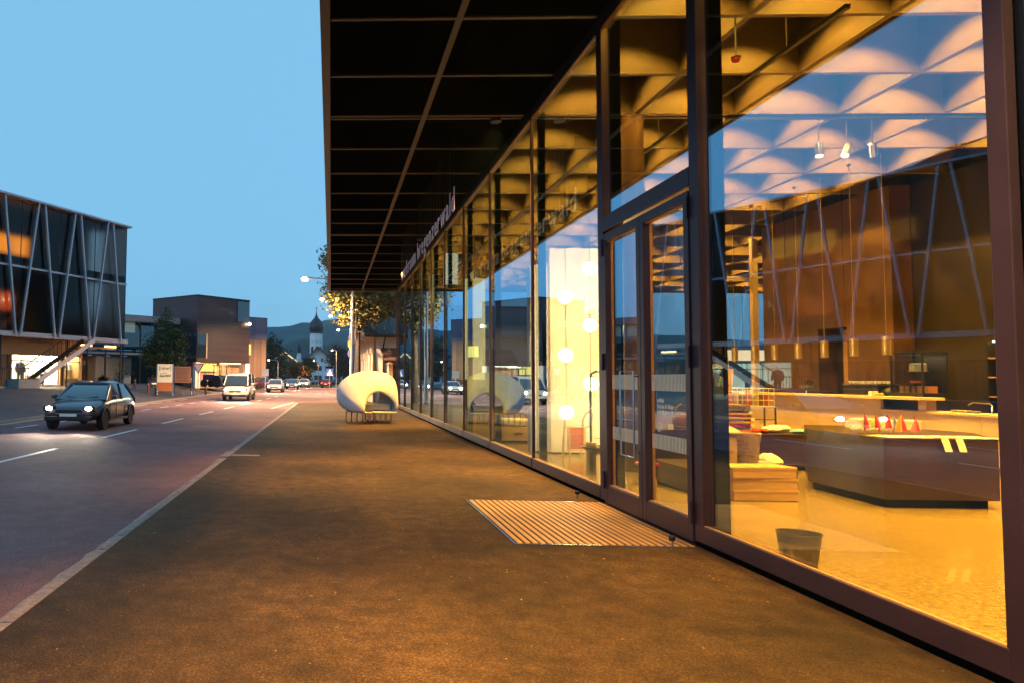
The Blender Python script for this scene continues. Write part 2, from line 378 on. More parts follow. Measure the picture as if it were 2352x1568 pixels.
# hills
def ridge(name, Y, pts, depth, m, jit, seed, y_off=0., wob=.0):
    rnd = random.Random(seed); b = MB(); nx = 150; ny = 9
    xs0, xs1 = pts[0][0], pts[-1][0]; vs = []
    ph = [rnd.uniform(0, 6.28) for _ in range(8)]
    for j in range(ny):
        t = j / (ny - 1)
        for i in range(nx):
            x = xs0 + (xs1 - xs0) * i / (nx - 1)
            for a, c in zip(pts, pts[1:]):
                if a[0] <= x <= c[0]: h = a[1] + (c[1] - a[1]) * sm((x - a[0]) / (c[0] - a[0])); break
            prof = 1 - (1 - t) ** 1.6 if t < 1 else 1
            hh = h * prof + jit * t * (math.sin(i * .9 + ph[0]) * .4 + math.sin(i * .37 + j + ph[1]) * .6 + rnd.uniform(-.5, .5))
            vs.append((x + jit * .6 * math.sin(j * 2 + i * .3), Y + depth * t + jit * math.sin(i * .5 + j), max(-2, hh)))
    b.add(vs, [(j * nx + i, j * nx + i + 1, (j + 1) * nx + i + 1, (j + 1) * nx + i) for j in range(ny - 1) for i in range(nx - 1)])
    return b.build(name, m, kind='structure', smooth=True)
M['hill'] = mat('forested_hill', (.05, .075, .05), .95, var=.3, vs=.01, bump=1, bs=.05)
M['hill2'] = mat('forested_near_hill', (.03, .05, .035), .95, var=.3, vs=.02, bump=1, bs=.08)
ridge('far_hills', 2300, [(-3200, 60), (-1500, 130), (-600, 175), (-250, 192), (-210, 183), (-165, 187), (-140, 197), (-95, 207), (-82, 200), (-30, 216), (10, 222), (55, 212), (300, 240), (900, 190), (2000, 120), (3200, 80)], 300, M['hill'], 6, 3)
ridge('near_hill', 950, [(-1400, 10), (-500, 28), (-110, 34), (-68, 54), (-57, 58), (-37, 62), (-28, 61), (-8, 50), (4, 52), (10, 57), (20, 55), (60, 46), (200, 60), (500, 40), (1400, 10)], 130, M['hill2'], 2.2, 5)
# wooded slope behind the hall, seen through its far glazing
ridge('slope_behind_hall', 0, [(-600, 9), (-100, 12), (600, 9)], 60, M['hill2'], 1.2, 9)
o = bpy.data.objects['slope_behind_hall']; o.rotation_euler = (0, 0, R(-90)); o.location = (75, 60, -1)

# ================================================================ THE HALL
XF, ZS = 3.58, 6.47
hall = empty('glazed_hall', (XF, 18, 0), 0, 'long glazed hall with wide dark coffered canopy over the pavement', 'building')
def H(b, nm, m, **k): return b.build(nm, m, hall, world=True, **k)
ROWS = [9.3 + 1.805 * k for k in range(-7, 17)]
YE = 38.95; YS = -3.6
# floor slab
b = MB(); b.box(XF + .16, 24, YS, YE - .1, -.28, -.003); H(b, 'floor', M['floor'])
# roof slab + fascia
b = MB(); b.box(-.14, 24.6, YS, YE + .02, 7.72, 8.0); H(b, 'roof', M['black'])
b = MB(); b.box(-.19, -.055, YS, YE + .05, 6.45, 8.05); H(b, 'canopy_fascia', M['beam_d'])
b = MB(); b.box(-.055, 24.6, YE - .02, YE + .12, 6.452, 8.05); H(b, 'canopy_fascia', M['beam_d'])
b = MB(); b.box(XF, 24.6, YS - .2, YS, 0, 7.9); H(b, 'end_wall', M['core2'])
# outside soffit: black panels between slender battens
xb = [-.055, 1.70, 3.55]
pm = MB().box(-.5, .5, -.5, .5, -.02, .02).mesh('soffit_panel'); pm.materials.append(M['black'])
for a, c in zip(xb, xb[1:]):
    for y0, y1 in zip(ROWS, ROWS[1:]):
        if y1 > YE: y1 = YE - .03
        o = bpy.data.objects.new('soffit_panel', pm); COL.objects.link(o); o.parent = hall; o.matrix_parent_inverse = pmat(hall).inverted()
        o.location = ((a + c) / 2, (y0 + y1) / 2, ZS + .05); o.scale = (c - a - .02, y1 - y0 - .02, 1)
for x in (1.70,):
    b = MB(); b.box(x - .045, x + .045, YS, YE - .03, ZS, ZS + .06); H(b, 'soffit_batten', M['beam_d'])
for i, y0 in enumerate(ROWS):
    for dd in ((-.07, .07) if (i - 9) % 6 == 0 else (0,)):
        b = MB(); b.box(-.05, XF - .05, y0 + dd - .03, y0 + dd + .03, ZS + .004, ZS + .064); H(b, 'soffit_batten', M['beam_d'])
# inside: deep spruce coffers
CX = [XF + .12 + 1.83 * k for k in range(12)]
for x in CX:
    b = MB(); b.box(x - .045, x + .045, YS, YE - .05, ZS + .003, 7.7); H(b, 'ceiling_beam', M['beam_l'])
for i, y0 in enumerate(ROWS):
    for dd in ((-.07, .07) if (i - 9) % 6 == 0 else (0,)):
        for k in range(11):
            pass
        b = MB(); b.box(CX[0] + .05, 23.9, y0 + dd - .04, y0 + dd + .04, ZS, 7.69); H(b, 'ceiling_beam', M['beam_l'])
b = MB(); b.box(XF + .1, 24.4, YS, YE - .06, 7.70, 7.715); H(b, 'ceiling_panel', M['black'])
# recessed downlight in every coffer that can be seen or lights what can be seen
dl = MB(); dl.lathe([(.085, 0), (.085, .10), (.06, .10)], 14); dlm = dl.mesh('downlight'); dlm.materials.append(M['blackm'])
ll = MB(); ll.lathe([(.058, .02), (.058, .03)], 12); llm = ll.mesh('lens'); llm.materials.append(M['lensw'])
ld = bpy.data.lights.new('downlight', 'SPOT'); ld.energy = 1500; ld.color = WARM; ld.spot_size = R(106); ld.spot_blend = .35; ld.shadow_soft_size = .05
for j in range(len(ROWS) - 1):
    yc = (ROWS[j] + ROWS[j + 1]) / 2
    if yc > YE - .8: continue
    for k in range(11):
        xc = CX[k] + .915
        if 14 < xc < 20 and yc < 22.7: continue
        if yc < 21 and k > 5: continue
        if k == 5 and 14 < yc < 24: continue
        if yc > 21 and k > 2 and (j + k) % 2: continue
        o = bpy.data.objects.new('downlight', dlm); COL.objects.link(o); o.parent = hall; o.matrix_parent_inverse = pmat(hall).inverted(); o.location = (xc, yc, 7.60)
        q = bpy.data.objects.new('lens', llm); COL.objects.link(q); q.parent = o
        s_ = bpy.data.objects.new('downlight_lamp', ld); COL.objects.link(s_); s_.parent = o; s_.location = (0, 0, -.015)
# facade
MY = [-2.4, .72, 3.86, 7.0, 9.40, 12.62, 15.94, 19.11, 22.32, 25.33, 28.43, 31.5, 34.5, 37.4, 38.6]
DOOR = (7.0, 9.40)
for i, y0 in enumerate(MY):
    w = .17 if y0 in DOOR else (.12 if y0 == 3.86 else .05)
    b = MB(); b.box(XF, XF + (.10 if y0 in DOOR else .055), y0 - w / 2, y0 + w / 2, .05, ZS - .02); o = H(b, 'mullion', M['frame'], bevel=.006)
    b = MB(); b.box(XF + .13, XF + .26, y0 - w / 2 + .01, y0 + w / 2 - .01, .0, ZS - .03); H(b, 'inner_post', M['black'])
for i, (y0, y1) in enumerate(zip(MY, MY[1:])):
    dr = (y0, y1) == DOOR
    w0 = .085 if y0 in DOOR else .04; w1 = .085 if y1 in DOOR else .04
    zb = 3.78 if dr else .22
    b = MB(); b.box(XF + .057, XF + .069, y0 + .02, y1 - .02, zb - .02, ZS - .1); p = H(b, 'glass_pane', M['glass'])
    if not dr:
        b = MB(); b.box(XF - .004, XF + .055, y0 + w0, y1 - w1, .055, .215); H(b, 'bottom_rail', M['frame'], bevel=.006)
        b = MB()
        for q in range(3): b.box(XF + .006 + q * .016, XF + .016 + q * .016, y0 + w0, y1 - w1, .215, .228 - .003 * q)
        H(b, 'glazing_bead', M['frame_in'])
        b = MB(); b.box(XF + .12, XF + .28, y0 + w0, y1 - w1, .0, .06); H(b, 'inner_sill', M['frame_in'])
    b = MB(); b.box(XF - .004, XF + .055, y0 + w0, y1 - w1, ZS - .14, ZS - .025); H(b, 'head_rail', M['frame'], bevel=.005)
    b = MB()
    for q in range(3): b.box(XF + .006 + q * .016, XF + .016 + q * .016, y0 + w0, y1 - w1, ZS - .155, ZS - .14)
    H(b, 'glazing_bead', M['frame_in'])
b = MB(); b.box(XF + .02, XF + .15, YS, YE - .3, -.02, .05); H(b, 'base_gap', M['black'])
# back and far glazing of the hall
for y0 in [22 + 3.1 * k for k in range(6)]:
    b = MB(); b.box(23.7, 23.9, y0 - .06, y0 + .06, 0, ZS); H(b, 'back_mullion', M['frame_in'])
for k in range(5):
    b = MB(); b.box(23.78, 23.79, 22.06 + 3.1 * k, 25.04 + 3.1 * k, .1, ZS); H(b, 'back_glass_pane', M['glass2'])
for x in [4.6 + 3.2 * k for k in range(7)]:
    b = MB(); b.box(x - .05, x + .05, 38.5, 38.65, 0, ZS); H(b, 'end_mullion', M['frame_in'])
for k in range(6):
    b = MB(); b.box(4.66 + 3.2 * k, 7.74 + 3.2 * k, 38.55, 38.56, .1, ZS); H(b, 'end_glass_pane', M['glass2'])
b = MB(); b.box(20, 23.9, YS, 21.9, 0, ZS); H(b, 'service_block', M['core2'])
# double door with transom
y0, y1 = DOOR[0] + .085, DOOR[1] - .085; ym = (y0 + y1) / 2
b = MB(); b.box(XF - .006, XF + .11, y0, y1, 3.56, 3.76); H(b, 'transom', M['frame'], bevel=.006)
b = MB(); b.box(XF - .02, XF + .2, y0, y1, -.02, .02); H(b, 'threshold', M['frame'])
for li, (a, c) in enumerate(((y0 + .012, ym - .004), (ym + .004, y1 - .012))):
    d = empty('door', (XF, a, 0)); d.parent = hall; d.matrix_parent_inverse = pmat(hall).inverted(); d.location = (XF, (a + c) / 2, 0)
    def D(b, nm, m, **k): return b.build(nm, m, d, world=True, **k)
    st = .095
    for q0, q1 in ((a, a + st), (c - st, c)):
        b = MB(); b.box(XF - .012, XF + .06, q0, q1, .03, 3.52); D(b, 'stile', M['frame'], bevel=.006)
    b = MB(); b.box(XF - .010, XF + .06, a + st, c - st, .03, .25); D(b, 'bottom_rail', M['frame'], bevel=.005)
    b = MB(); b.box(XF - .010, XF + .06, a + st, c - st, 3.42, 3.52); D(b, 'top_rail', M['frame'], bevel=.005)
    b = MB(); b.box(XF + .06, XF + .09, a + st - .03, a + st + .008, .2, 3.47); b.box(XF + .06, XF + .09, c - st - .008, c - st + .03, .2, 3.47)
    b.box(XF + .012, XF + .06, a + st, c - st, .25, .268); b.box(XF + .012, XF + .06, a + st, c - st, 3.405, 3.42); D(b, 'glazing_bead', M['frame_in'])
    b = MB(); b.box(XF + .052, XF + .062, a + st - .01, c - st + .01, .24, 3.43); D(b, 'glass_pane', M['doorglass'])
    hy = a if li == 0 else c
    for z in (.32, 1.15 + .7, 3.35):
        b = MB(); b.tube([(XF - .022, hy, z - .11), (XF - .022, hy, z + .11)], .014, 10); b.tube([(XF - .022, hy, z - .004), (XF - .022, hy, z + .004)], .017, 10); D(b, 'hinge', M['frame'], smooth=True)
    # two bands of printed stripes
    for z0, z1 in ((1.50, 1.68), (.86, 1.02)):
        b = MB(); yy = a + st + .02; 
        while yy < c - st - .02:
            b.quad((XF + .049, yy + .012, z0), (XF + .049, yy, z0), (XF + .049, yy, z1), (XF + .049, yy + .012, z1)); yy += .030
        D(b, 'stripe_band', M['white'])
    if li == 0:
        tx = c - st - .16
        b = MB()
        for k, t in enumerate(('geöffnet', 'di mi do 10–18 uhr', 'fr 10–20 uhr sa 10–16 uhr')):
            letters(t, .066, Matrix.Translation((XF + .048, tx, 1.375 - .068 * k)) @ STREET, bold=.0012, xs=.72, mb=b)
        D(b, 'opening_hours_lettering', M['white'])
        b = MB(); ring = []; n = 24; cy_, cz = tx - .035, 1.10
        for k in range(n):
            t0 = 2 * math.pi * k / n; t1 = 2 * math.pi * (k + 1) / n
            P = lambda r, t: (XF + .048, cy_ + r * math.sin(t), cz + 1.1 * r * math.cos(t))
            b.quad(P(.046, t0), P(.046, t1), P(.036, t1), P(.036, t0))
        for q in (-.018, 0, .018): b.box(XF + .047, XF + .048, cy_ + q - .006, cy_ + q + .006, cz - .024, cz + .024)
        b.quad((XF + .0475, cy_ + .026, cz + .018), (XF + .0475, cy_ - .026, cz + .018), (XF + .0475, cy_ - .026, cz + .028), (XF + .0475, cy_ + .026, cz + .028))
        D(b, 'round_logo', M['white'])
    else:
        b = MB(); ya, yb = a + .05, a + .42; xo = XF - .075
        b.tube([(xo, ya, .72), (xo, yb, .72), (xo, yb, 1.72), (xo, ya, 1.72), (xo, ya, .72)], .012, 8)
        b.tube([(xo, ya, .78), (XF - .01, ya, .78)], .01, 8); b.tube([(xo, ya, 1.66), (XF - .01, ya, 1.66)], .01, 8)
        D(b, 'pull_handle', M['chrome'], smooth=True)

# floor brackets that stop the open doors
for k, (x, y, nm) in enumerate(((3.36, 9.72, 'far corner'), (3.33, 7.02, 'near corner'))):
    b = MB(); t = empty('door_stop', (x, y, 0), 0, 'small black door stop post at the %s of the wooden slat mat' % nm, 'door stop', 'door stops')
    MB().lathe([(.012, 0), (.012, .07)], 10).build('post', M['chrome'], t, smooth=True)
    MB().lathe([(.026, .06), (.030, .066), (.030, .10), (.026, .106)], 14).build('rubber_cap', M['blackm'], t, smooth=True)
# wooden slat mat
mt = empty('slat_mat', (2.65, 8.2, 0), 0, 'flush mat of orange wooden slats set in the pavement at the door', 'door mat')
b = MB(); b.box(1.82, 3.545, 6.97, 9.40, .001, .004); b.build('tray', M['black'], mt, world=True)
sm_ = MB().box(-.027, .027, -1.20, 1.20, 0, .012); sl = sm_.mesh('slat'); sl.materials.append(M['wood'])
for k in range(23):
    o = bpy.data.objects.new('slat', sl); COL.objects.link(o); o.parent = mt; o.matrix_parent_inverse = pmat(mt).inverted(); o.location = (1.865 + .0748 * k, 8.19, .004 + random.uniform(0, .002)); o.rotation_euler = (0, 0, random.uniform(-.0006, .0006))
    bv = o.modifiers.new('bevel', 'BEVEL'); bv.width = .004; bv.segments = 1
for x0, x1, y0, y1 in ((1.80, 1.818, 6.95, 9.42), (1.818, 3.56, 6.95, 6.968), (1.818, 3.56, 9.402, 9.42)):
    b = MB(); b.box(x0, x1, y0, y1, -.01, .014); b.build('edge_strip', M['chrome'], mt, world=True)

# hanging lettering
sg = empty('hanging_lettering', (2.44, 18.9, 4.97), 0, 'row of grey letters hung from the canopy reading werkraum bregenzerwald', 'sign')
M['letter'] = mat('grey_violet_letters', (.55, .52, .66), .5, metal=.0, var=.05)
txt = 'werkraum bregenzerwald'; adv = []
for ch in txt:
    if ch == ' ': adv.append((.26, None)); continue
    vs, fs = text_data(ch, .70, .006, .002); x0 = min(v[0] for v in vs); x1 = max(v[0] for v in vs); adv.append((x1 - x0 + .12, ([(v[0] - x0, v[1], v[2]) for v in vs], fs)))
tot = sum(a for a, _ in adv); kx = 10.65 / tot; pos = 0
for (a, dta), ch in zip(adv, txt):
    if dta:
        T = Matrix.Translation((2.44, 24.42 - pos * kx, 4.97)) @ STREET
        b = MB(); b.add([tuple(T @ Vector((v[0] * kx, v[1], v[2]))) for v in dta[0]], dta[1]); b.build('letter', M['letter'], sg, world=True)
        b = MB(); h = .5 if ch in 'kbld' else .37
        for q in (.12, .88):
            yq = 24.42 - (pos + (a - .12) * q) * kx; b.bar((2.44, yq, 4.97 + h * .9), (2.44, yq, ZS + .02), .008)
        b.build('hanger_wire', M['blackm'], sg, world=True)
    pos += a
# soffit spotlights that light the bench
for k, (x, y, pw, am, ps_) in enumerate(((3.05, 24.3, 7000, (-1.5, 1.1, -6), 'above the shell bench'), (3.05, 13.0, 9000, (-.9, -.3, -6), 'between the bench and the door'), (1.9, 3.0, 10000, (-.3, 0, -6), 'nearest the viewer'))):
    t = empty('canopy_spotlight', (x, y, ZS), 0, 'small round spotlight in the dark canopy ' + ps_, 'spotlight', 'canopy spotlights')
    MB().lathe([(.10, -.05), (.10, .04), (.07, .04)], 16).build('housing', M['blackm'], t, smooth=True)
    MB().lathe([(.075, -.044), (.075, -.036)], 14).build('lens', M['lensw'], t)
    lamp('canopy_spot', 'SPOT', (0, 0, -.07), pw, (1, .50, .10), t, .06, 84, .9, aim=am)

# ================================================================ INSIDE THE HALL
# brown core with a door recess
core = empty('brown_core_wall', (13.6, 20, 0), 0, 'tall rust brown rendered core wall behind the bar', 'wall')
def K(b, nm, m, **k): return b.build(nm, m, core, world=True, **k)
K(MB().box(13.6, 14.1, 20.07, 22.5, 0, ZS - .01), 'wall_panel', M['core'])
K(MB().box(13.6, 14.1, 18.97, 20.07, 3.1, ZS - .01), 'wall_panel', M['core'])
K(MB().box(13.6, 14.1, 17.45, 18.97, 0, ZS - .01), 'wall_panel', M['core'])
K(MB().box(14.1, 20, 21.9, 22.5, 0, ZS - .01), 'wall_panel', M['core'])
K(MB().box(14.12, 19.9, 12, 17.8, 0, ZS - .01), 'wall_panel', M['core2'])
K(MB().box(14.12, 14.2, 17.8, 21.9, 0, ZS - .01), 'wall_panel', M['core2'])
dd = K(MB().box(13.90, 13.96, 19.0, 19.55, 0, 3.05), 'door', M['frame_in'], bevel=.01)
MB().bar((13.87, 19.1, 1.0), (13.87, 19.1, 1.25), .02).build('handle', M['chrome'], dd)
K(MB().box(14.09, 14.118, 18.97, 20.07, 0, 3.1), 'recess_back', M['core2'])
# timber and round posts
for x, y, sname in ((14.33, 24.2, 'right of two'), (14.34, 26.6, 'left of two')):
    t = empty('timber_post', (x, y, 0), 0, 'slender lit timber post by the far glazing, %s' % sname, 'post', 'timber posts')
    MB().box(-.09, .09, -.09, .09, .02, ZS).build('shaft', M['wood2'], t, bevel=.01); MB().box(-.13, .13, -.13, .13, 0, .02).build('base_plate', M['blackm'], t)
t = empty('round_column', (5.5, 12.87, 0), 0, 'dark round column behind the glazing above the door', 'column')
MB().lathe([(.19, .02), (.19, ZS - .02)], 24).build('shaft', M['core'], t, smooth=True); MB().lathe([(.21, 0), (.21, .02)], 24).build('base_plate', M['blackm'], t)
# bar
bar = empty('bar_counter', (12.8, 17, 0), 0, 'long pale wooden bar counter with raised ledge in front of the brown wall', 'counter')
def B(b, nm, m, **k): return b.build(nm, m, bar, world=True, **k)
for k in range(3): B(MB().box(12.3, 12.36, 16.2 + 2.0 * k, 18.2 + 2.0 * k - .008, .10, 1.275), 'front_panel', M['barwood'])
for k in range(4): B(MB().box(12.302, 12.36, 6.6 + 2.4 * k, 9.0 + 2.4 * k - .008, .10, 1.0), 'front_panel', M['barwood'])
B(MB().box(12.05, 12.55, 14.85, 22.2, 1.28, 1.34), 'ledge', M['barwood'], bevel=.006)
B(MB().box(12.25, 13.1, 6.6, 16.19, 1.003, 1.05), 'worktop', M['barwood'], bevel=.006)
B(MB().box(12.56, 13.1, 16.2, 22.2, 1.003, 1.05), 'worktop', M['barwood'])
B(MB().box(12.42, 13.0, 6.6, 22.2, 0, .1), 'toe_kick', M['black'])
B(MB().box(13.04, 13.1, 6.6, 22.2, .1, 1.0), 'rear_panel', M['barwood'])
B(MB().box(12.3, 12.5, 15.0, 15.2, 1.051, 1.279), 'ledge_support', M['barwood'])
# kitchen wall
kw = empty('kitchen_shelf', (13.9, 13, 0), 0, 'dim kitchen shelf unit with jars and glasses beyond the bar', 'shelf')
for z in (1.35, 1.75, 2.15): MB().box(13.72, 14.1, 12.2, 15.2, z, z + .03).build('shelf_board', M['frame_in'], kw, world=True)
for y in (12.2, 13.7, 15.2): MB().box(13.72, 14.1, y - .02, y + .02, 0, 2.5).build('upright', M['blackm'], kw, world=True)
rj = random.Random(4); jn = 0
for z in (1.38, 1.78, 2.18):
    y = 12.3
    while y < 15.1:
        h = rj.uniform(.10, .26); r = rj.uniform(.035, .06); jn += 1
        m = mat('jar_%d' % rj.randint(0, 4), [(.5, .2, .08), (.3, .3, .25), (.6, .5, .3), (.25, .05, .03), (.08, .07, .06)][rj.randint(0, 4)], .3)
        MB().lathe([(r, 0), (r, h * .75), (r * .5, h * .9), (r * .5, h)], 10, (13.88, y, z)).build('jar', m, kw, world=True, smooth=True); y += rj.uniform(.13, .3)
kb_ = lamp('kitchen_strip', 'AREA', (13.8, 13.6, 2.48), 30, WARM, kw, size=(2.5, .1), aim=(13.8, 13.6, 0), world=True)
MB().box(13.75, 13.9, 12.3, 15.1, 2.49, 2.52).build('strip_light', M['lensw'], kw, world=True)
# pendants over the bar
ordn = ['nearest', 'second nearest', 'third', 'fourth', 'fifth', 'sixth', 'farthest']
for k, y in enumerate((14.94, 15.84, 16.76, 17.67, 18.57, 19.46, 20.38)):
    t = empty('bar_pendant', (11.5, y, 2.2), 0, 'brass cylinder pendant over the bar, %s of the row%s' % (ordn[k], '' if k in (0, 1, 6) else ' from the right'), 'pendant lamp', 'brass pendants over the bar')
    MB().lathe([(.068, .012), (.08, 0), (.08, .38), (.02, .385), (.02, .40)], 20).build('shade', M['brass'], t, smooth=True)
    MB().lathe([(.066, .014), (.066, .02)], 14).build('lens', M['lensw'], t)
    MB().tube([(0, 0, .40), (0, 0, ZS - 2.2)], .006, 6).build('cord', M['brass'], t)
    MB().lathe([(.04, ZS - 2.24), (.04, ZS - 2.2)], 12).build('canopy_rose', M['blackm'], t)
    lamp('pendant_spot', 'SPOT', (0, 0, -.01), 90, WARM, t, .05, 110, .5, aim=(0, 0, -2))
wl = ['left of the five', 'second from the left', 'middle of the five', 'second from the right', 'right of the five']
for k, xd in enumerate((17.57, 17.98, 18.71, 19.04, 19.38)):
    t = empty('drum_pendant', (xd, 32.5, 2.6), 0, 'small glowing drum shade far back in the hall, %s' % wl[k], 'pendant lamp', 'drum pendants at the back')
    MB().lathe([(.28, 0), (.28, .46), (.05, .47)], 18).build('shade', glow('drum_shade', (1, .75, .42), 1.6), t, smooth=True)
    MB().tube([(0, 0, .47), (0, 0, ZS - 2.6)], .008, 6).build('cord', M['blackm'], t)
# three track spots
tr = empty('track_rail', (9.5, 12.87, 6.42), 0, 'black light track below the double ceiling beam', 'light track')
MB().box(7.2, 12.6, 12.83, 12.91, 6.40, 6.46).build('rail', M['blackm'], tr, world=True)
for k, x in enumerate((8.83, 9.32, 9.77)):
    t = empty('track_spot', (x, 12.87, 5.82), 0, 'silver cylinder spotlight on a thin rod, %s of three' % ('left', 'middle', 'right')[k], 'spotlight', 'silver ceiling spotlights')
    tl = (.12, .5, -.35)[k]
    T = Matrix.Rotation(tl, 4, 'Y') @ Matrix.Rotation(.35 if k == 2 else -.2, 4, 'X')
    b = MB().lathe([(.062, -.11), (.065, -.12), (.065, .12), (.03, .125)], 16); b.v = [tuple(T @ Vector(v)) for v in b.v]; b.build('housing', M['chrome'], t, smooth=True)
    b = MB().lathe([(.056, -.118), (.056, -.112)], 14); b.v = [tuple(T @ Vector(v)) for v in b.v]; b.build('lens', M['lensw'], t)
    MB().tube([(0, 0, .1), (0, 0, .58)], .008, 6).build('rod', M['chrome'], t)
    lamp('track_lamp', 'SPOT', tuple(T @ Vector((0, 0, -.13))), 160, WARM, t, .05, 60, .5, aim=tuple(T @ Vector((0, 0, -2))))
# second track near the facade
t2 = empty('suspended_track', (6.0, 18, 6.0), 0, 'thin suspended light track running along behind the facade', 'light track')
MB().box(5.97, 6.03, 8.2, 33, 5.98, 6.03).build('rail', M['blackm'], t2, world=True)
for k in range(13): MB().tube([(6.0, 9.3 + 1.805 * k, 6.03), (6.0, 9.3 + 1.805 * k, ZS + .02)], .008, 6).build('rod', M['chrome'], t2, world=True)
t = empty('ceiling_sensor', (5.37, 9.35, 5.9), 0, 'red knob on a thin metal rod hanging from the ceiling', 'sensor')
MB().tube([(0, 0, .05), (0, 0, .62)], .012, 8).build('rod', M['chrome'], t)
MB().sphere((0, 0, 0), .055, 16, 10, .8).build('knob', mat('red_knob', (.45, .02, .02), .3), t, smooth=True)
MB().lathe([(.06, .015), (.06, .04), (.015, .06)], 16).build('collar', M['blackm'], t, smooth=True)

# waste bin of perforated steel
def perforated(name):
    m = bpy.data.materials.new(name); m.use_nodes = True; nt = m.node_tree; N = nt.nodes; L = nt.links
    b = N['Principled BSDF']; b.inputs['Base Color'].default_value = (.02, .012, .008, 1); b.inputs['Roughness'].default_value = .5; b.inputs['Metallic'].default_value = .3
    tc = N.new('ShaderNodeTexCoord'); mp = N.new('ShaderNodeMapping'); mp.inputs['Scale'].default_value = (90, 42, 1); mp.inputs['Rotation'].default_value = (0, 0, .785)
    sp = N.new('ShaderNodeSeparateXYZ'); at = N.new('ShaderNodeMath'); at.operation = 'ARCTAN2'; L.new(tc.outputs['Object'], sp.inputs[0]); L.new(sp.outputs[1], at.inputs[0]); L.new(sp.outputs[0], at.inputs[1])
    cb = N.new('ShaderNodeCombineXYZ'); mu = N.new('ShaderNodeMath'); mu.operation = 'MULTIPLY'; mu.inputs[1].default_value = .15; L.new(at.outputs[0], mu.inputs[0]); L.new(mu.outputs[0], cb.inputs[0]); L.new(sp.outputs[2], cb.inputs[1])
    mp.inputs['Scale'].default_value = (110, 110, 1); L.new(cb.outputs[0], mp.inputs[0])
    fr = N.new('ShaderNodeVectorMath'); fr.operation = 'FRACTION'; L.new(mp.outputs[0], fr.inputs[0])
    ds = N.new('ShaderNodeVectorMath'); ds.operation = 'DISTANCE'; ds.inputs[1].default_value = (.5, .5, 0); L.new(fr.outputs[0], ds.inputs[0])
    gt = N.new('ShaderNodeMath'); gt.operation = 'LESS_THAN'; gt.inputs[1].default_value = .33; L.new(ds.outputs['Value'], gt.inputs[0])
    tr_ = N.new('ShaderNodeBsdfTransparent'); mx = N.new('ShaderNodeMixShader'); L.new(gt.outputs[0], mx.inputs[0]); L.new(b.outputs[0], mx.inputs[1]); L.new(tr_.outputs[0], mx.inputs[2])
    L.new(mx.outputs[0], N['Material Output'].inputs[0]); return m
t = empty('waste_bin', (4.05, 6.28, 0), 0, 'dark perforated metal waste bin on the floor just inside the glass', 'waste bin')
b = MB(); n = 32; b.loft([[((.125 + .04 * z / .31) * math.cos(2 * math.pi * k / n), (.125 + .04 * z / .31) * math.sin(2 * math.pi * k / n), z) for k in range(n)] for z in (.05, .14, .23)], cap=False); b.build('perforated_wall', perforated('perforated_steel'), t, smooth=True)
b = MB(); b.loft([[((.125 + .04 * z / .31) * math.cos(2 * math.pi * k / n), (.125 + .04 * z / .31) * math.sin(2 * math.pi * k / n), z) for k in range(n)] for z in (.23, .31)], cap=False); b.build('upper_band', M['steel'], t, smooth=True)
b = MB(); b.lathe([(.12, 0), (.128, 0), (.132, .05), (.01, .052)], 32); b.build('base', M['steel'], t, smooth=True)
MB().tube([(.166 * math.cos(2 * math.pi * k / 32), .166 * math.sin(2 * math.pi * k / 32), .31) for k in range(33)], .006, 6).build('rim', M['steel'], t, smooth=True)
# cardboard boxes
for k in range(3):
    t = empty('cardboard_box', (5.89 + (.01, .012, -.01)[k], 10.02 + (0, .01, -.012)[k], .001 + .152 * k), (.05, .035, .075)[k],
              'flat brown cardboard box, %s of the stack of three' % ('bottom', 'middle', 'top')[k], 'box', 'cardboard boxes')
    MB().box(-.44, .44, -.21, .21, 0, .143).build('carton', M['card'], t, bevel=.006)
    MB().box(-.447, .447, -.217, .217, .112, .150).build('lid', M['card'], t, bevel=.004)
    MB().box(-.025, .025, -.2176, .2176, .1125, .1506).build('packing_tape', mat('packing_tape', (.52, .34, .16), .3), t)
# low dark display plinths
def plinth(name, poly, z0, z1, inset, label, zt=.012):
    cx = sum(p[0] for p in poly) / len(poly); cy_ = sum(p[1] for p in poly) / len(poly)
    t = empty(name, (cx, cy_, 0), 0, label, 'display table')
    MB().prism(poly, z0, z1 - zt).build('body', M['steel'], t, world=True, bevel=.004)
    sc = lambda e: [(cx + (x - cx) * e, cy_ + (y - cy_) * e) for x, y in poly]
    MB().prism(sc(1.004), z1 - zt + .001, z1).build('top', M['steel'], t, world=True)
    MB().prism(sc(inset), 0, z0 - .001).build('recessed_base', M['black'], t, world=True)
    return t
plinth('low_display_table', [(5.15, 10.33), (6.69, 10.36), (6.72, 11.6), (5.15, 11.6)], .03, .36, .90, 'low dark steel display table with the birdhouse and block tower on it')
plinth('middle_display_table', [(6.4, 13.05), (8.95, 13.3), (8.9, 14.35), (6.4, 14.2)], .07, .66, .93, 'waist high dark display table with the blanket stack on it')
plinth('hexagonal_display_table', [(7.32, 11.1), (7.19, 9.44), (8.65, 9.47), (9.5, 10.8), (9.1, 12.1), (8.0, 12.2)], .11, .90, .90, 'large dark six sided display table with coloured cones on top')
plinth('dark_display_table', [(5.35, 11.95), (6.35, 12.0), (6.4, 12.55), (5.35, 12.5)], .06, .80, .92, 'dark display table with leather goods seen through the right door leaf')
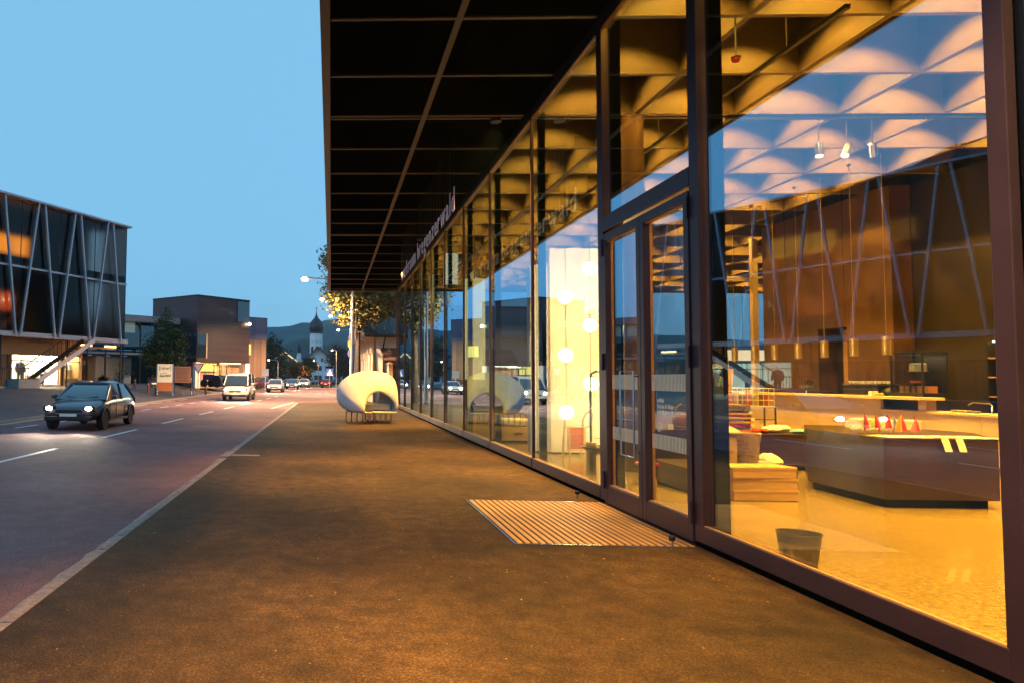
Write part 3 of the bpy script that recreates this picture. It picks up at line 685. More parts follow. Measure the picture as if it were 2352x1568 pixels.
# birdhouse
t = empty('birdhouse', (5.80, 10.66, .361), R(8), 'pale wooden birdhouse with sloping roof and round hole', 'birdhouse')
b = MB(); b.loft([[(-.15, -.12, 0), (.15, -.12, 0), (.15, .12, 0), (-.15, .12, 0)], [(-.15, -.12, .48), (.15, -.12, .48), (.15, .12, .56), (-.15, .12, .56)]]); b.build('case', M['wood2'], t, bevel=.003)
b = MB(); b.loft([[(-.19, -.17, .49), (.19, -.17, .49), (.19, .15, .595), (-.19, .15, .595)], [(-.19, -.17, .515), (.19, -.17, .515), (.19, .15, .62), (-.19, .15, .62)]]); b.build('roof', M['wood2'], t, bevel=.003)
MB().box(-.125, .125, -.134, -.121, .03, .44).build('front_door', M['barwood'], t, bevel=.003)
MB().tube([(0, -.137, .33), (0, -.128, .33)], .022, 14).build('entrance_hole', M['black'], t)
b = MB().bar((-.09, -.138, .07), (0.02, -.138, .24), .014); b.bar((.02, -.138, .24), (.09, -.138, .24), .014); b.build('perch_trim', M['card'], t)
# tower of small wooden blocks
t = empty('block_tower', (6.23, 10.78, .361), R(12), 'openwork tower of stacked small wooden blocks', 'toy blocks')
rb = random.Random(3); bm_ = MB().box(-.065, .065, -.011, .011, 0, .018).mesh('block'); bm_.materials.append(M['wood2'])
bm2 = bm_.copy(); bm2.materials.clear(); bm2.materials.append(M['card'])
for lv in range(26):
    n = 9; rr = .15 + .035 * sm((lv - 14) / 12)
    for q in range(n):
        a = 2 * math.pi * (q + (lv % 2) * .5) / n + rb.uniform(-.06, .06)
        o = bpy.data.objects.new('block', bm_ if rb.random() < .8 else bm2); COL.objects.link(o); o.parent = t
        o.location = (rr * math.cos(a), rr * math.sin(a) * .8, .019 * lv); o.rotation_euler = (0, 0, a + math.pi / 2 + rb.uniform(-.15, .15))
# card, papers, bag
t = empty('greeting_card', (6.30, 10.48, .361), R(-10), 'small folded card with a red and green picture standing on the low table', 'card')
MB().loft([[(-.07, 0, 0), (.07, 0, 0), (.07, .004, 0), (-.07, .004, 0)], [(-.07, .025, .11), (.07, .025, .11), (.07, .029, .11), (-.07, .029, .11)]]).build('front', M['white'], t)
b = MB(); b.add([(-.045, .001, .03), (0, -.001, .01), (.045, .003, .035), (0, .009, .065)], [(0, 1, 2, 3)]); b.build('red_print', mat('red_print', (.45, .05, .02), .6), t)
b = MB(); b.add([(-.014, .006, .04), (.016, .006, .045), (.004, .016, .085)], [(0, 1, 2)]); b.build('green_print', mat('green_print', (.08, .16, .03), .6), t)
tag(MB().box(5.7, 6.07, 10.40, 10.48, .3625, .3645).build('paper_sheet', M['white'], None), 'white paper sheet lying before the birdhouse', 'paper')
t = empty('cloth_bag', (6.50, 10.72, .361), 0, 'crumpled white cloth bag lying on the low table', 'bag')
b = MB(); rc = random.Random(8); rings = []
for i in range(9):
    z = .19 * i / 8; s = math.sin(math.pi * (.25 + .68 * i / 8)); rings.append([((.20 * s + rc.uniform(-.014, .014)) * math.cos(2 * math.pi * k / 18) * (1 + .12 * math.sin(3 * k)), (.14 * s + rc.uniform(-.012, .012)) * math.sin(2 * math.pi * k / 18), z + rc.uniform(-.008, .008) * (0 < i < 8) + .02 * math.sin(k * .9) * (i > 5)) for k in range(18)])
b.loft(rings); o = b.build('sack', M['cloth_w'], t, smooth=True); o.modifiers.new('sub', 'SUBSURF').levels = 1
b = MB(); b.tube([(-.1, -.05, .19), (-.12, -.14, .12), (-.08, -.19, .03), (-.02, -.2, .01)], .012, 6); b.build('strap', M['cloth_w'], t, smooth=True)
# folded blankets
cols = [('lime', (.25, .34, .03)), ('orange_red', (.5, .08, .02)), ('blue', (.08, .28, .42)), ('magenta', (.5, .03, .16)), ('rose', (.55, .05, .2)), ('yellow', (.65, .42, .03)), ('brown', (.12, .05, .03)), ('sand', (.45, .32, .2)), ('red', (.42, .04, .03)), ('ochre', (.5, .27, .1)), ('dark_brown', (.07, .035, .025)), ('tan', (.4, .26, .14)), ('umber', (.10, .055, .035)), ('olive_grey', (.16, .12, .07))]
for k, (nm, c) in enumerate(cols):
    w = .33 + rb.uniform(-.02, .02)
    t = empty('felt_blanket', (7.40 + rb.uniform(-.02, .02), 13.42 + rb.uniform(-.02, .02), .661 + .0385 * k), R(rb.uniform(-3, 3)), 'folded %s felt blanket, %s from the bottom of the stack' % (nm.replace('_', ' '), ORD[k]), 'blanket', 'stacked felt blankets')
    fm = mat('felt_' + nm, c, .95, var=.1, bump=.2, bs=90)
    MB().box(-w, w, -.22, .22, 0, .017).build('lower_fold', fm, t, bevel=.008); MB().box(-w + .01, w + .004, -.21, .215, .0175, .0345).build('upper_fold', fm, t, bevel=.008)
    if k in (4, 7, 10): MB().box(w - .03, w + .03, -.232, -.228, -.03, .03).build('price_tag', M['white'], t)
# slippers and soft rolls
def cushion(name, loc, r, h, m, label, cat, rz=0, sq=1.6):
    t = empty(name, loc, rz, label, cat); b = MB(); rings = []
    for i in range(7):
        a = math.pi * i / 6; s = max(.02, math.sin(a)) ** .6; rings.append([(r * sq * s * math.cos(2 * math.pi * k / 16), r * s * math.sin(2 * math.pi * k / 16), h / 2 - h / 2 * math.cos(a)) for k in range(16)])
    b.loft(rings); b.build('body', m, t, smooth=True)
    MB().tube([(r * sq * .98 * math.cos(2 * math.pi * k / 20), r * .98 * math.sin(2 * math.pi * k / 20), h / 2) for k in range(21)], .008, 5).build('seam', m, t, smooth=True); return t
cushion('felt_slipper', (7.92, 13.42, .662), .07, .09, mat('felt_red', (.42, .04, .03), .95), 'left one of the red felt slippers beside the blanket stack', 'slipper', R(70))
cushion('felt_slipper', (8.10, 13.46, .662), .07, .09, mat('felt_red', (.42, .04, .03), .95), 'right one of the red felt slippers beside the blanket stack', 'slipper', R(60))
cushion('felt_roll', (8.33, 13.62, .662), .11, .12, M['cloth_w'], 'cream felt cushion between the red slippers and the blue cushion', 'cushion')
cushion('felt_roll', (8.58, 13.8, .662), .13, .14, M['cloth_w'], 'white wool cushion lying behind the blue one', 'cushion')
cushion('felt_roll', (8.78, 13.52, .662), .09, .08, mat('felt_sky', (.10, .36, .50), .95), 'light blue felt cushion at the right end of the table', 'cushion')
# small steel table with wire basket
t = empty('steel_side_table', (8.5, 14.75, 0), 0, 'thin legged steel side table carrying the wire basket', 'table')
MB().box(-.52, .52, -.2, .2, 1.10, 1.118).build('top', M['barwood'], t)
for x in (-.5, .5):
    for y in (-.18, .18): MB().box(x - .012, x + .012, y - .012, y + .012, 0, 1.099).build('leg', M['blackm'], t)
for z in (.85,): MB().box(-.488, .488, -.186, -.174, z, z + .015).build('rail', M['blackm'], t)
t = empty('wire_basket', (8.52, 14.75, 1.12), 0, 'white wire basket full of small packs on the side table', 'basket')
for z in (.01, .13, .25, .37):
    MB().tube([(-.47, -.17, z), (.47, -.17, z), (.47, .17, z), (-.47, .17, z), (-.47, -.17, z)], .007, 6).build('hoop', M['white'], t)
for k in range(10): MB().tube([(-.47 + .104 * k, -.172, 0), (-.47 + .104 * k, -.172, .37)], .005, 5).build('upright_wire', M['white'], t)
for k in range(7): MB().box(-.44 + .125 * k, -.335 + .125 * k, -.14, .14, .012, rb.uniform(.2, .34)).build('pack', mat('pack_%d' % (k % 3), [(.5, .1, .05), (.5, .38, .15), (.2, .08, .04)][k % 3], .6), t)
# hanging yellow basket with ropes
t = empty('hanging_basket', (6.27, 11.45, 1.46), 0, 'bright yellow felt basket with oval opening hung on thin ropes', 'basket')
M['yel'] = mat('yellow_felt', (.80, .46, .02), .8, var=.06)
b = MB(); n = 24; rings = []
for r, z in ((.02, 0), (.10, .005), (.125, .05), (.14, .2), (.15, .36), (.14, .36), (.13, .2), (.11, .05), (.02, .02)): rings.append([(r * math.cos(2 * math.pi * k / n), r * .85 * math.sin(2 * math.pi * k / n), z) for k in range(n)])
b.loft(rings); b.build('pouch', M['yel'], t, smooth=True)
b = MB(); b.lathe([(.055, 0), (.055, .006)], 20); T = Matrix.Translation((-.03, -.112, .09)) @ Matrix.Rotation(R(90), 4, 'X') @ Matrix.Rotation(.3, 4, 'Z') @ Matrix.Diagonal((1.3, .8, 1, 1)); b.v = [tuple(T @ Vector(v)) for v in b.v]; b.build('opening', mat('orange_lining', (.5, .17, .02), .8), t)
for a in (.5, 2.6, 4.7): MB().tube([(.145 * math.cos(a), .12 * math.sin(a), .35), (0, 0, 1.6), (0, 0, 3.2), (.02, 0, ZS - 1.46)], .005, 5).build('rope', M['wood2'], t)
for z in (1.5, 2.4, 2.9): MB().tube([(.03 * math.cos(2 * math.pi * k / 12), 0, z + .04 * math.sin(2 * math.pi * k / 12)) for k in range(13)], .008, 5).build('hook', M['chrome'], t)
# lattice crate on the blankets
t = empty('lattice_crate', (7.12, 13.42, 1.215), R(6), 'white lattice wooden crate on top of the blanket stack', 'crate')
for lv in range(4):
    MB().box(-.2, .2, -.14, .14, .05 * lv + .03, .05 * lv + .05).build('slat', M['wood2'], t)
    for q in range(5): MB().box(-.2 + .09 * q, -.16 + .09 * q, -.14, .14, .05 * lv, .05 * lv + .0295).build('spacer', M['wood2'], t)
# cones, boxes and papers on the hexagonal table
pc = [('lime', (.35, .5, .02)), ('red', (.5, .03, .02)), ('crimson', (.5, .02, .08)), ('red', (.5, .03, .02)), ('violet', (.3, .22, .5)), ('crimson', (.5, .02, .08)), ('orange', (.7, .3, .02)), ('yellow', (.7, .45, .02)), ('blue', (.12, .2, .5)), ('yellow', (.7, .45, .02)), ('violet', (.3, .22, .5)), ('red', (.5, .03, .02)), ('rose', (.6, .15, .2)), ('crimson', (.5, .02, .08)), ('red', (.5, .03, .02))]
cu = [2003, 2023, 2036, 2045, 2058, 2070, 2074, 2082, 2090, 2078, 2105, 2110, 2118, 2126, 2146]
for k, ((nm, c), u) in enumerate(zip(pc, cu)):
    Yk = 10.95 + .12 * ((k * 5) % 3 - 1); X = 8.09 + (u - 2003) * .0052
    t = empty('felt_cone', (X, Yk, .901), 0, 'pointed %s felt cone on the display table, %s of the row from the left' % (nm, ORD[k]), 'cone', 'coloured felt cones')
    h = .20 + .06 * ((k * 7) % 4) / 3; lean = (.02 if k % 3 == 0 else -.02)
    MB().loft([[((.034 * (1 - s) ** .8 + .002) * math.cos(2 * math.pi * q / 10) + lean * s * s * 2, (.034 * (1 - s) ** .8 + .002) * math.sin(2 * math.pi * q / 10), .003 + h * s) for q in range(10)] for s in (0, .2, .4, .6, .8, 1)]).build('body', mat('cone_' + nm, c, .9), t, smooth=True)
    MB().lathe([(.038, 0), (.036, .012)], 12).build('foot_ring', mat('cone_' + nm, c, .9), t)
for k, (x, y, w, h) in enumerate(((8.25, 11.2, .30, .16), (8.92, 11.3, .36, .14), (8.6, 11.65, .5, .10))):
    t = empty('white_carton', (x, y, .901), R(4), 'plain white carton behind the cones, %s' % ('left one', 'right one', 'flat one at the back')[k], 'box')
    MB().box(-w / 2, w / 2, -.1, .1, 0, h).build('carton', M['white'], t, bevel=.004); MB().box(-w / 2 - .004, w / 2 + .004, -.104, .104, h - .03, h + .003).build('lid', M['white'], t)
for k in range(6):
    t = empty('small_pot', (7.5 + .1 * k, 10.35 + .05 * (k % 2), .901), 0, 'small white pot at the left end of the display table, %s from the left' % ORD[k], 'pot', 'small white pots')
    MB().lathe([(.03, 0), (.045, .05), (.045, .065), (.038, .065), (.03, .02)], 14).build('bowl', M['white'], t, smooth=True)
tag(MB().box(7.35, 8.75, 9.55, 9.95, .902, .906).build('table_runner', M['cloth_w'], None), 'white paper runner along the front of the hexagonal table', 'runner')
for k, x in enumerate((7.98, 8.16)):
    t = empty('hanging_tag', (x, 9.5, .91), 0, 'white product tag hanging over the table edge, %s' % ('left one', 'right one')[k], 'tag')
    yy = 9.45
    MB().loft([[(x - .05, yy - .05, .74), (x + .04, yy - .05, .74), (x + .04, yy - .046, .74), (x - .05, yy - .046, .74)], [(x - .08, yy - .022, .912), (x + .01, yy - .022, .912), (x + .01, yy - .018, .912), (x - .08, yy - .018, .912)]]).build('card', M['white'], t, world=True)
    MB().bar((x - .035, yy - .01, .912), (x - .06, yy + .25, .912), .01).build('string', M['card'], t, world=True)
# things on the bar
t = empty('coffee_machine', (12.83, 17.2, 1.05), 0, 'black espresso machine with white cups on top', 'coffee machine')
MB().box(-.24, .24, -.55, .55, .02, .52).build('body', M['blackm'], t, bevel=.03, seg=3)
MB().box(-.26, .26, -.57, .57, .53, .56).build('cup_rail', M['chrome'], t, bevel=.008)
for z in (.2, .3, .42): MB().box(-.246, -.241, -.54, .54, z, z + .012).build('trim', M['chrome'], t)
b = MB(); b.sphere((-.05, -.72, .34), .2, 16, 10, .75); b.build('grinder', M['blackm'], t, smooth=True)
MB().lathe([(.03, 0), (.03, .2), (.08, .22)], 12, (-.05, -.72, 0)).build('grinder_foot', M['blackm'], t, smooth=True)
for k in range(9):
    for q in range(2): MB().lathe([(.025, 0), (.042, .05), (.042, .06)], 10, (-.12 + .2 * q, -.46 + .115 * k, .562 + .0 * q)).build('cup', M['white'], t, smooth=True)
for y in (-.62, .62): MB().lathe([(.02, 0), (.02, .02)], 8, (0, y * .7, 0)).build('foot', M['blackm'], t)
t = empty('beer_tap', (12.75, 19.3, 1.05), 0, 'steel beer tap with three black handles on the bar', 'tap')
MB().tube([(0, 0, 0), (0, 0, .42)], .045, 12).build('column', M['chrome'], t, smooth=True); MB().tube([(0, .2, .46), (0, -.34, .46)], .055, 12).build('crossbar', M['chrome'], t, smooth=True)
for k in range(3):
    MB().tube([(-.06, -.12 - .1 * k, .46), (-.10, -.12 - .1 * k, .44), (-.11, -.12 - .1 * k, .36)], .014, 8).build('spout', M['chrome'], t, smooth=True)
    MB().tube([(-.05, -.12 - .1 * k, .5), (-.06, -.12 - .1 * k, .62)], [.012, .022], 8).build('tap_handle', M['blackm'], t, smooth=True)
t = empty('cake_display', (12.85, 15.85, 1.07), 0, 'black framed glass cake display with a covered cake inside', 'cake display')
for x in (-.25, .25):
    for y in (-.42, .42): MB().box(x - .015, x + .015, y - .015, y + .015, 0, 1.2).build('frame_post', M['blackm'], t)
MB().box(-.27, .27, -.44, .44, 1.2, 1.24).build('top', M['blackm'], t); MB().box(-.27, .27, -.44, .44, -.02, .35).build('base', M['blackm'], t)
for z in (.55, .8): MB().box(-.235, .235, -.40, .40, z, z + .012).build('shelf', M['glass2'], t)
MB().box(-.252, -.246, -.40, .40, .36, 1.19).build('glass_pane', M['glass2'], t)
MB().box(.24, .25, -.40, .40, .36, 1.19).build('rear_panel', M['core2'], t)
MB().lathe([(.19, .812), (.19, .82), (.15, .822), (.145, .98), (.13, .99)], 20, (0, 0, 0)).build('cake_cover', M['wood2'], t, smooth=True)
MB().lathe([(.19, .562), (.19, .57), (.12, .572), (.12, .62)], 20, (0, .03, 0)).build('cake', mat('red_cake', (.45, .08, .03), .5), t, smooth=True)
for k in range(5): MB().box(-.1, .1, -.36 + .16 * k, -.25 + .16 * k, .352, .5).build('bottle_carton', mat('jar_0', (.5, .2, .08)), t)
lamp('display_light', 'AREA', (0, 0, 1.18), 6, (1, .8, .45), t, size=(.3, .7), aim=(0, 0, 0))
t = empty('bar_faucet', (12.7, 14.0, 1.05), 0, 'thin chrome faucet arch on the lower worktop', 'faucet')
MB().tube([(0, 0, 0), (0, 0, .16), (0, .05, .20), (0, .4, .21), (0, .5, .16)], .013, 8).build('spout', M['chrome'], t, smooth=True); MB().lathe([(.03, 0), (.03, .012)], 12).build('flange', M['chrome'], t)
for k in range(4):
    t = empty('plate_stack', (12.65, 14.75 - .16 * k, 1.05), 0, 'small stack of white plates on the worktop, %s from the ledge end' % ORD[k], 'plates', 'plate stacks')
    for q in range(4): MB().lathe([(.04, 0), (.065, .008), (.066, .011), (.03, .006)], 14, (0, 0, .012 * q)).build('plate', M['white'], t, smooth=True)
t = empty('napkin_holder', (12.3, 16.4, 1.34), 0, 'white napkin block and yellow pack on the bar ledge', 'napkins')
MB().box(-.07, .07, -.06, .06, 0, .10).build('napkins', M['white'], t, bevel=.01); MB().box(-.06, .06, -.22, -.12, 0, .06).build('pack', M['yel'], t, bevel=.01)

# ------------------------------------------------ exhibits behind the left panes
t = empty('white_partition', (5.6, 16, 0), 0, 'tall white exhibition partition behind the panes left of the door', 'partition')
MB().box(4.86, 6.45, 15.7, 16.3, 0.02, 4.54).build('panel', M['white'], t, world=True, bevel=.004)
b = MB(); b.prism([(4.5, 15.95), (4.857, 15.74), (4.857, 16.3), (4.55, 16.4)], .02, 4.2); b.build('side_panel', M['white'], t, world=True)
MB().box(4.9, 6.4, 15.75, 16.25, 0, .02).build('base', M['black'], t, world=True)
# strings of globe lamps
for k, (x, y, zs) in enumerate(((4.84, 14.6, (.95, 2.12, 3.32)), (5.34, 14.6, (1.54, 2.73, 3.91)), (5.85, 14.65, (.35, 1.55, 3.26)))):
    t = empty('globe_lamp_string', (x, y, 0), 0, 'vertical string of three glowing globe lamps, %s of three' % ('left', 'middle', 'right')[k], 'lamp', 'globe lamp strings')
    MB().tube([(0, 0, zs[0]), (0, 0, ZS)], .006, 6).build('cord', M['blackm'], t)
    for z in zs:
        MB().sphere((0, 0, z), .135, 18, 12).build('globe', M['bulb'], t, smooth=True)
        MB().lathe([(.03, z + .10), (.03, z + .15), (.01, z + .16)], 10).build('socket', M['chrome'], t, smooth=True)
# red woven sledge
t = empty('toboggan', (5.20, 15.05, 0), R(8), 'upright wooden sledge with red woven seat', 'sledge')
for x in (-.20, .20):
    MB().tube([(x, .22, 0), (x, .16, .45), (x, .1, .78), (x + .02, .0, .92), (x + .06, -.12, .95)], .022, 8).build('runner', M['wood2'], t, smooth=True)
    MB().tube([(x * .8, -.02, 0), (x * .85, 0, .62)], .018, 8).build('leg', M['wood2'], t, smooth=True)
for k in range(16): MB().box(-.20, .20, .0 + .006 * (k % 2), .008 + .006 * (k % 2), .16 + .028 * k, .184 + .028 * k).build('webbing', mat('red_webbing', (.36, .045, .03), .8), t)
for z in (.62, .14): MB().tube([(-.23, .01, z), (.27, .01, z)], .016, 8).build('crossbar', M['wood2'], t, smooth=True)
b = MB(); b.tube([(.18, .1, .6), (.3, .06, .62), (.34, -.05, .9), (.2, -.12, .97)], .016, 8); b.build('handle', M['wood2'], t, smooth=True)
# fire bowl with crook stand
t = empty('fire_bowl', (4.72, 12.45, 0), 0, 'black shallow fire bowl on legs with a bent steel crook', 'fire bowl')
b = MB(); b.lathe([(.05, .33), (.2, .36), (.31, .43), (.335, .455), (.325, .46), (.19, .38), (.04, .35)], 28); b.build('bowl', M['blackm'], t, smooth=True)
for a in (.3, 2.4, 4.5): MB().box(.17 * math.cos(a) - .03, .17 * math.cos(a) + .03, .17 * math.sin(a) - .01, .17 * math.sin(a) + .01, 0, .37).build('leg', M['blackm'], t)
MB().tube([(-.05, .34, .0), (-.05, .34, 1.62), (-.04, .33, 1.72), (.03, .3, 1.77), (.35, .15, 1.77)], .02, 8).build('crook', M['steel'], t, smooth=True)
MB().box(-.12, .02, .28, .40, 0, .5).build('stand_block', M['wood2'], t)
MB().tube([(.33, .16, 1.76), (.30, .1, 1.2), (.1, 0, .62), (-.1, -.02, .60)], .006, 5).build('chain', M['chrome'], t)
# small red stool
t = empty('red_stool', (4.95, 11.2, 0), 0, 'small stool with red seat seen through the left door leaf', 'stool')
MB().lathe([(.16, .30), (.17, .31), (.17, .335), (.15, .34)], 20).build('seat', mat('red_lacquer', (.45, .02, .03), .35), t, smooth=True)
for a in (.5, 2.1, 3.6, 5.2): MB().tube([(.16 * math.cos(a), .16 * math.sin(a), 0), (.09 * math.cos(a), .09 * math.sin(a), .305)], .017, 8).build('leg', M['wood2'], t, smooth=True)
# leather bag and notes on the dark table
t = empty('leather_bag', (6.0, 12.25, .801), R(20), 'brown leather bag with a white label on the dark table', 'bag')
b = MB(); b.loft([[(.2 * math.cos(2 * math.pi * k / 16) * s, .08 * math.sin(2 * math.pi * k / 16) * s, z) for k in range(16)] for s, z in ((.9, 0), (1, .05), (.95, .16), (.75, .24), (.6, .25))]); b.build('body', mat('brown_leather', (.13, .06, .03), .45), t, smooth=True)
MB().tube([(-.12, 0, .22), (-.1, 0, .36), (.0, 0, .42), (.1, 0, .36), (.12, 0, .22)], .012, 8).build('handle', mat('brown_leather', (.13, .06, .03), .45), t, smooth=True)
MB().box(.02, .12, -.096, -.088, .06, .14).build('label', M['white'], t)
t = empty('price_card', (5.75, 12.1, .801), R(-15), 'small white price card standing on the dark table', 'card')
MB().box(-.04, .04, -.003, .003, .0, .09).build('face', M['white'], t); MB().box(-.04, .04, -.02, .02, 0, .004).build('foot', M['white'], t)
# ottoman
t = empty('wooden_ottoman', (4.77, 18.5, 0), R(6), 'wooden box bench with thick white cushion behind the glass', 'bench')
MB().box(-.42, .42, -.32, .32, .05, .40).build('box', M['barwood'], t, bevel=.006); MB().box(-.38, .38, -.28, .28, 0, .05).build('base', M['black'], t)
MB().box(-.40, .40, -.31, .31, .405, .60).build('cushion', M['cloth_w'], t, bevel=.05, seg=4)
MB().box(-.1, .1, -.326, -.321, .2, .25).build('grip', M['steel'], t)
# pleated column lamps
def pleat(name, x, y, r, z0, z1, m, label, n=26):
    t = empty(name, (x, y, z0), 0, label, 'lamp'); b = MB(); h = z1 - z0
    pts = [((r if k % 2 else r * .86) * math.cos(math.pi * k / n), (r if k % 2 else r * .86) * math.sin(math.pi * k / n)) for k in range(2 * n)]
    b.loft([[(px, py, z) for px, py in pts] for z in (0, h * .5, h)], cap=False); b.build('pleated_shade', m, t)
    MB().lathe([(r * .86, h), (r * .86, h + .02)], 24).build('top_ring', M['blackm'], t); MB().lathe([(r * .86, -.02), (r * .86, 0)], 24).build('bottom_ring', M['blackm'], t)
    MB().tube([(0, 0, h), (0, 0, ZS - z0)], .007, 5).build('cord', M['blackm'], t)
pleat('pleated_lamp', 4.87, 23.9, .35, 1.6, 5.0, glow('pleat_yellow', (1, .72, .22), 2.2), 'tall glowing pleated lamp column reaching down to bench height')
pleat('pleated_lamp', 4.57, 26.9, .27, 5.2, 6.40, glow('pleat_white', (1, .82, .45), 2.6), 'short glowing pleated lamp up under the ceiling')
pleat('pleated_lamp', 4.6, 31.8, .18, 5.0, 6.3, glow('pleat_dim', (1, .66, .22), 1.2), 'slim dim pleated lamp farthest along the facade')

# ================================================================ SHELL BENCH
bn = empty('shell_bench', (1.3, 25.6, 0), 0, 'pale concrete shell bench with an arched opening on rusty wire feet', 'bench')
b = MB(); n = 56; rings = []
def rim(th, cx, cz, w, h, p=2.2):
    c, s = math.cos(th), math.sin(th); f = lambda v: math.copysign(abs(v) ** (2 / p), v)
    return cx + w * f(c), cz + h * f(s)
NT = 14
for i in range(NT):
    a = math.pi / 2 * i / (NT - 1); ring = []
    for k in range(n):
        th = 2 * math.pi * k / n
        x0, z0 = rim(th, 1.79, .50, .58, .60, 2.1); x1, z1 = rim(th, 1.31, 1.11, 1.06, .71, 1.75 if math.cos(th) < 0 and math.sin(th) > 0 else 3.0)
        if math.sin(th) > 0: z0 -= (.22 if math.cos(th) > 0 else .03) * math.cos(th) * math.sin(th)
        if math.cos(th) > 0: z1 -= .0
        s = .55 * math.sin(a) + .45 * a / (math.pi / 2); c = math.cos(a)
        yr = 24.90 + .12 * math.cos(th) + .28 * max(0, math.sin(th))
        ring.append((x0 + (x1 - x0) * s, 25.75 - (25.75 - yr) * c, max(.42, z0 + (z1 - z0) * s)))
    rings.append(ring)
for i in range(1, 9):
    a = math.pi / 2 * i / 9; ring = []
    for k in range(n):
        th = 2 * math.pi * k / n; x1, z1 = rim(th, 1.31, 1.11, 1.06, .71, 1.75 if math.cos(th) < 0 and math.sin(th) > 0 else 3.0); x2, z2 = rim(th, 1.25, .95, .5, .4, 2.2)
        c = math.cos(a); s = math.sin(a); ring.append((x2 + (x1 - x2) * c, 25.75 + 1.15 * s, z2 + (z1 - z2) * c))
    rings.append(ring)
b.loft(rings, cap=False); o = b.build('shell', M['shell'], bn, world=True, smooth=True)
sdm = o.modifiers.new('thick', 'SOLIDIFY'); sdm.thickness = .05; sdm.offset = -1
b = MB(); b.box(.75, 2.15, 25.3, 26.3, .46, .66); b.build('seat', M['shell'], bn, world=True, bevel=.015)
def cage(x0, x1, y0, y1, h):
    q = .07; rr = []
    for yy in (y0, y1):
        pts = [(x0 + q, yy, 0.012), (x1 - q, yy, .012), (x1, yy, q), (x1, yy, h - q), (x1 - q, yy, h), (x0 + q, yy, h), (x0, yy, h - q), (x0, yy, q), (x0 + q, yy, .012)]
        MB().tube(pts, .014, 7).build('wire_loop', M['rebar'], bn, world=True, smooth=True)
    for k in range(1, 5):
        x = x0 + (x1 - x0) * k / 5
        MB().tube([(x, y0, .012), (x, y0, h), (x, y1, h), (x, y1, .012), (x, y0, .012)], .011, 6).build('wire_rib', M['rebar'], bn, world=True, smooth=True)
cage(.55, 1.52, 24.45, 25.1, .45); cage(1.30, 2.25, 26.0, 26.6, .46)

# ================================================================ TREES
def leafmat(nm, c, tr=.25):
    m = mat(nm, c, .7, var=.25, vs=1.5, island=.45)
    b = m.node_tree.nodes['Principled BSDF']; b.inputs['Subsurface Weight'].default_value = 0.
    b.inputs['Transmission Weight'].default_value = 0.
    return m
M['bark'] = mat('bark', (.09, .065, .045), .9, var=.3, vs=8, bump=.6, bs=20)
M['leaf_g'] = leafmat('leaf_green', (.07, .105, .026)); M['leaf_y'] = leafmat('leaf_olive', (.17, .155, .03)); M['leaf_d'] = leafmat('leaf_dark', (.04, .06, .025)); M['leaf_o'] = leafmat('leaf_russet', (.20, .09, .02)); M['leaf_p'] = leafmat('leaf_purple', (.06, .035, .035))
def tree(loc, h, blobs, m, label, nleaf, ls, seed, trunk_r=.12, z0=1.6, name='tree', clump=.22, group=None):
    """blobs: (x, y, z, rx, ry, rz) crown masses; twigs with leaf-sized faces spread through them"""
    rd = random.Random(seed); t = empty(name, loc, 0, label, 'tree', group)
    b = MB(); b.tube([(0, 0, -.1), (rd.uniform(-.05, .05), 0, h * .25), (rd.uniform(-.1, .1), rd.uniform(-.1, .1), h * .6), (0, 0, h * .88)], [trunk_r * 1.25, trunk_r, trunk_r * .6, trunk_r * .15], 9)
    for x, y, z, rx, ry, rz in blobs:
        zb = min(max(z - rz * .9, z0 * .8), h * .7)
        b.tube([(0, 0, zb * .8), (x * .45, y * .45, (zb * .8 + z) / 2), (x, y, z)], [trunk_r * .5, trunk_r * .33, trunk_r * .1], 6)
        for _ in range(3):
            a = rd.uniform(0, 6.28); b.tube([(x * .5, y * .5, (zb * .8 + z) / 2), (x + rx * .7 * math.cos(a), y + ry * .7 * math.sin(a), z + rd.uniform(-.4, .6) * rz)], [trunk_r * .25, trunk_r * .06], 5)
    b.build('trunk', M['bark'], t, smooth=True)
    tot = sum(q[3] * q[4] * q[5] for q in blobs) or 1; vs = []; fs = []
    for x, y, z, rx, ry, rz in blobs:
        nc = max(6, int(nleaf * rx * ry * rz / tot / 14))
        for _ in range(nc):
            while True:
                p = Vector((rd.uniform(-1, 1), rd.uniform(-1, 1), rd.uniform(-1, 1))); L_ = p.length
                if L_ < 1 and rd.random() < .15 + L_ ** 2: break
            f = 1 + rd.uniform(-.18, .16); cx, cy_, cz = x + p.x * rx * f, y + p.y * ry * f, z + p.z * rz * f
            cl = clump * rd.uniform(.6, 1.4)
            for _ in range(14):
                c = Vector((cx + rd.gauss(0, cl), cy_ + rd.gauss(0, cl), cz + rd.gauss(0, cl * .7)))
                u = Vector((rd.uniform(-1, 1), rd.uniform(-1, 1), rd.uniform(-.7, .5))).normalized(); w = u.cross(Vector((rd.uniform(-1, 1), rd.uniform(-1, 1), rd.uniform(-1, 1)))).normalized()
                s = ls * rd.uniform(.6, 1.3); i = len(vs)
                vs += [tuple(c - u * s), tuple(c + w * s * .45), tuple(c + u * s), tuple(c - w * s * .45)]; fs.append((i, i + 1, i + 2, i + 3))
    b = MB(); b.v = vs; b.f = fs; b.build('crown', m, t)
    return t
tree((1.75, 46.2, -.05), 10.5, [(.2, 0, 6.6, 2.1, 2.0, 1.5), (-.9, -.3, 7.6, 1.5, 1.5, 1.3), (1.6, .2, 7.0, 1.9, 1.8, 1.5), (-.35, -.2, 5.5, .95, 1.1, .8), (.2, 0, 9.2, 2.0, 2.0, 1.7), (-1.2, 0, 9.4, 1.3, 1.4, 1.1), (3.0, .3, 7.6, 1.5, 1.5, 1.2)], M['leaf_y'], 'broad leafy tree hanging over the flagpoles, lit amber by the street lamp', 15000, .13, 11, .2, 3.5)
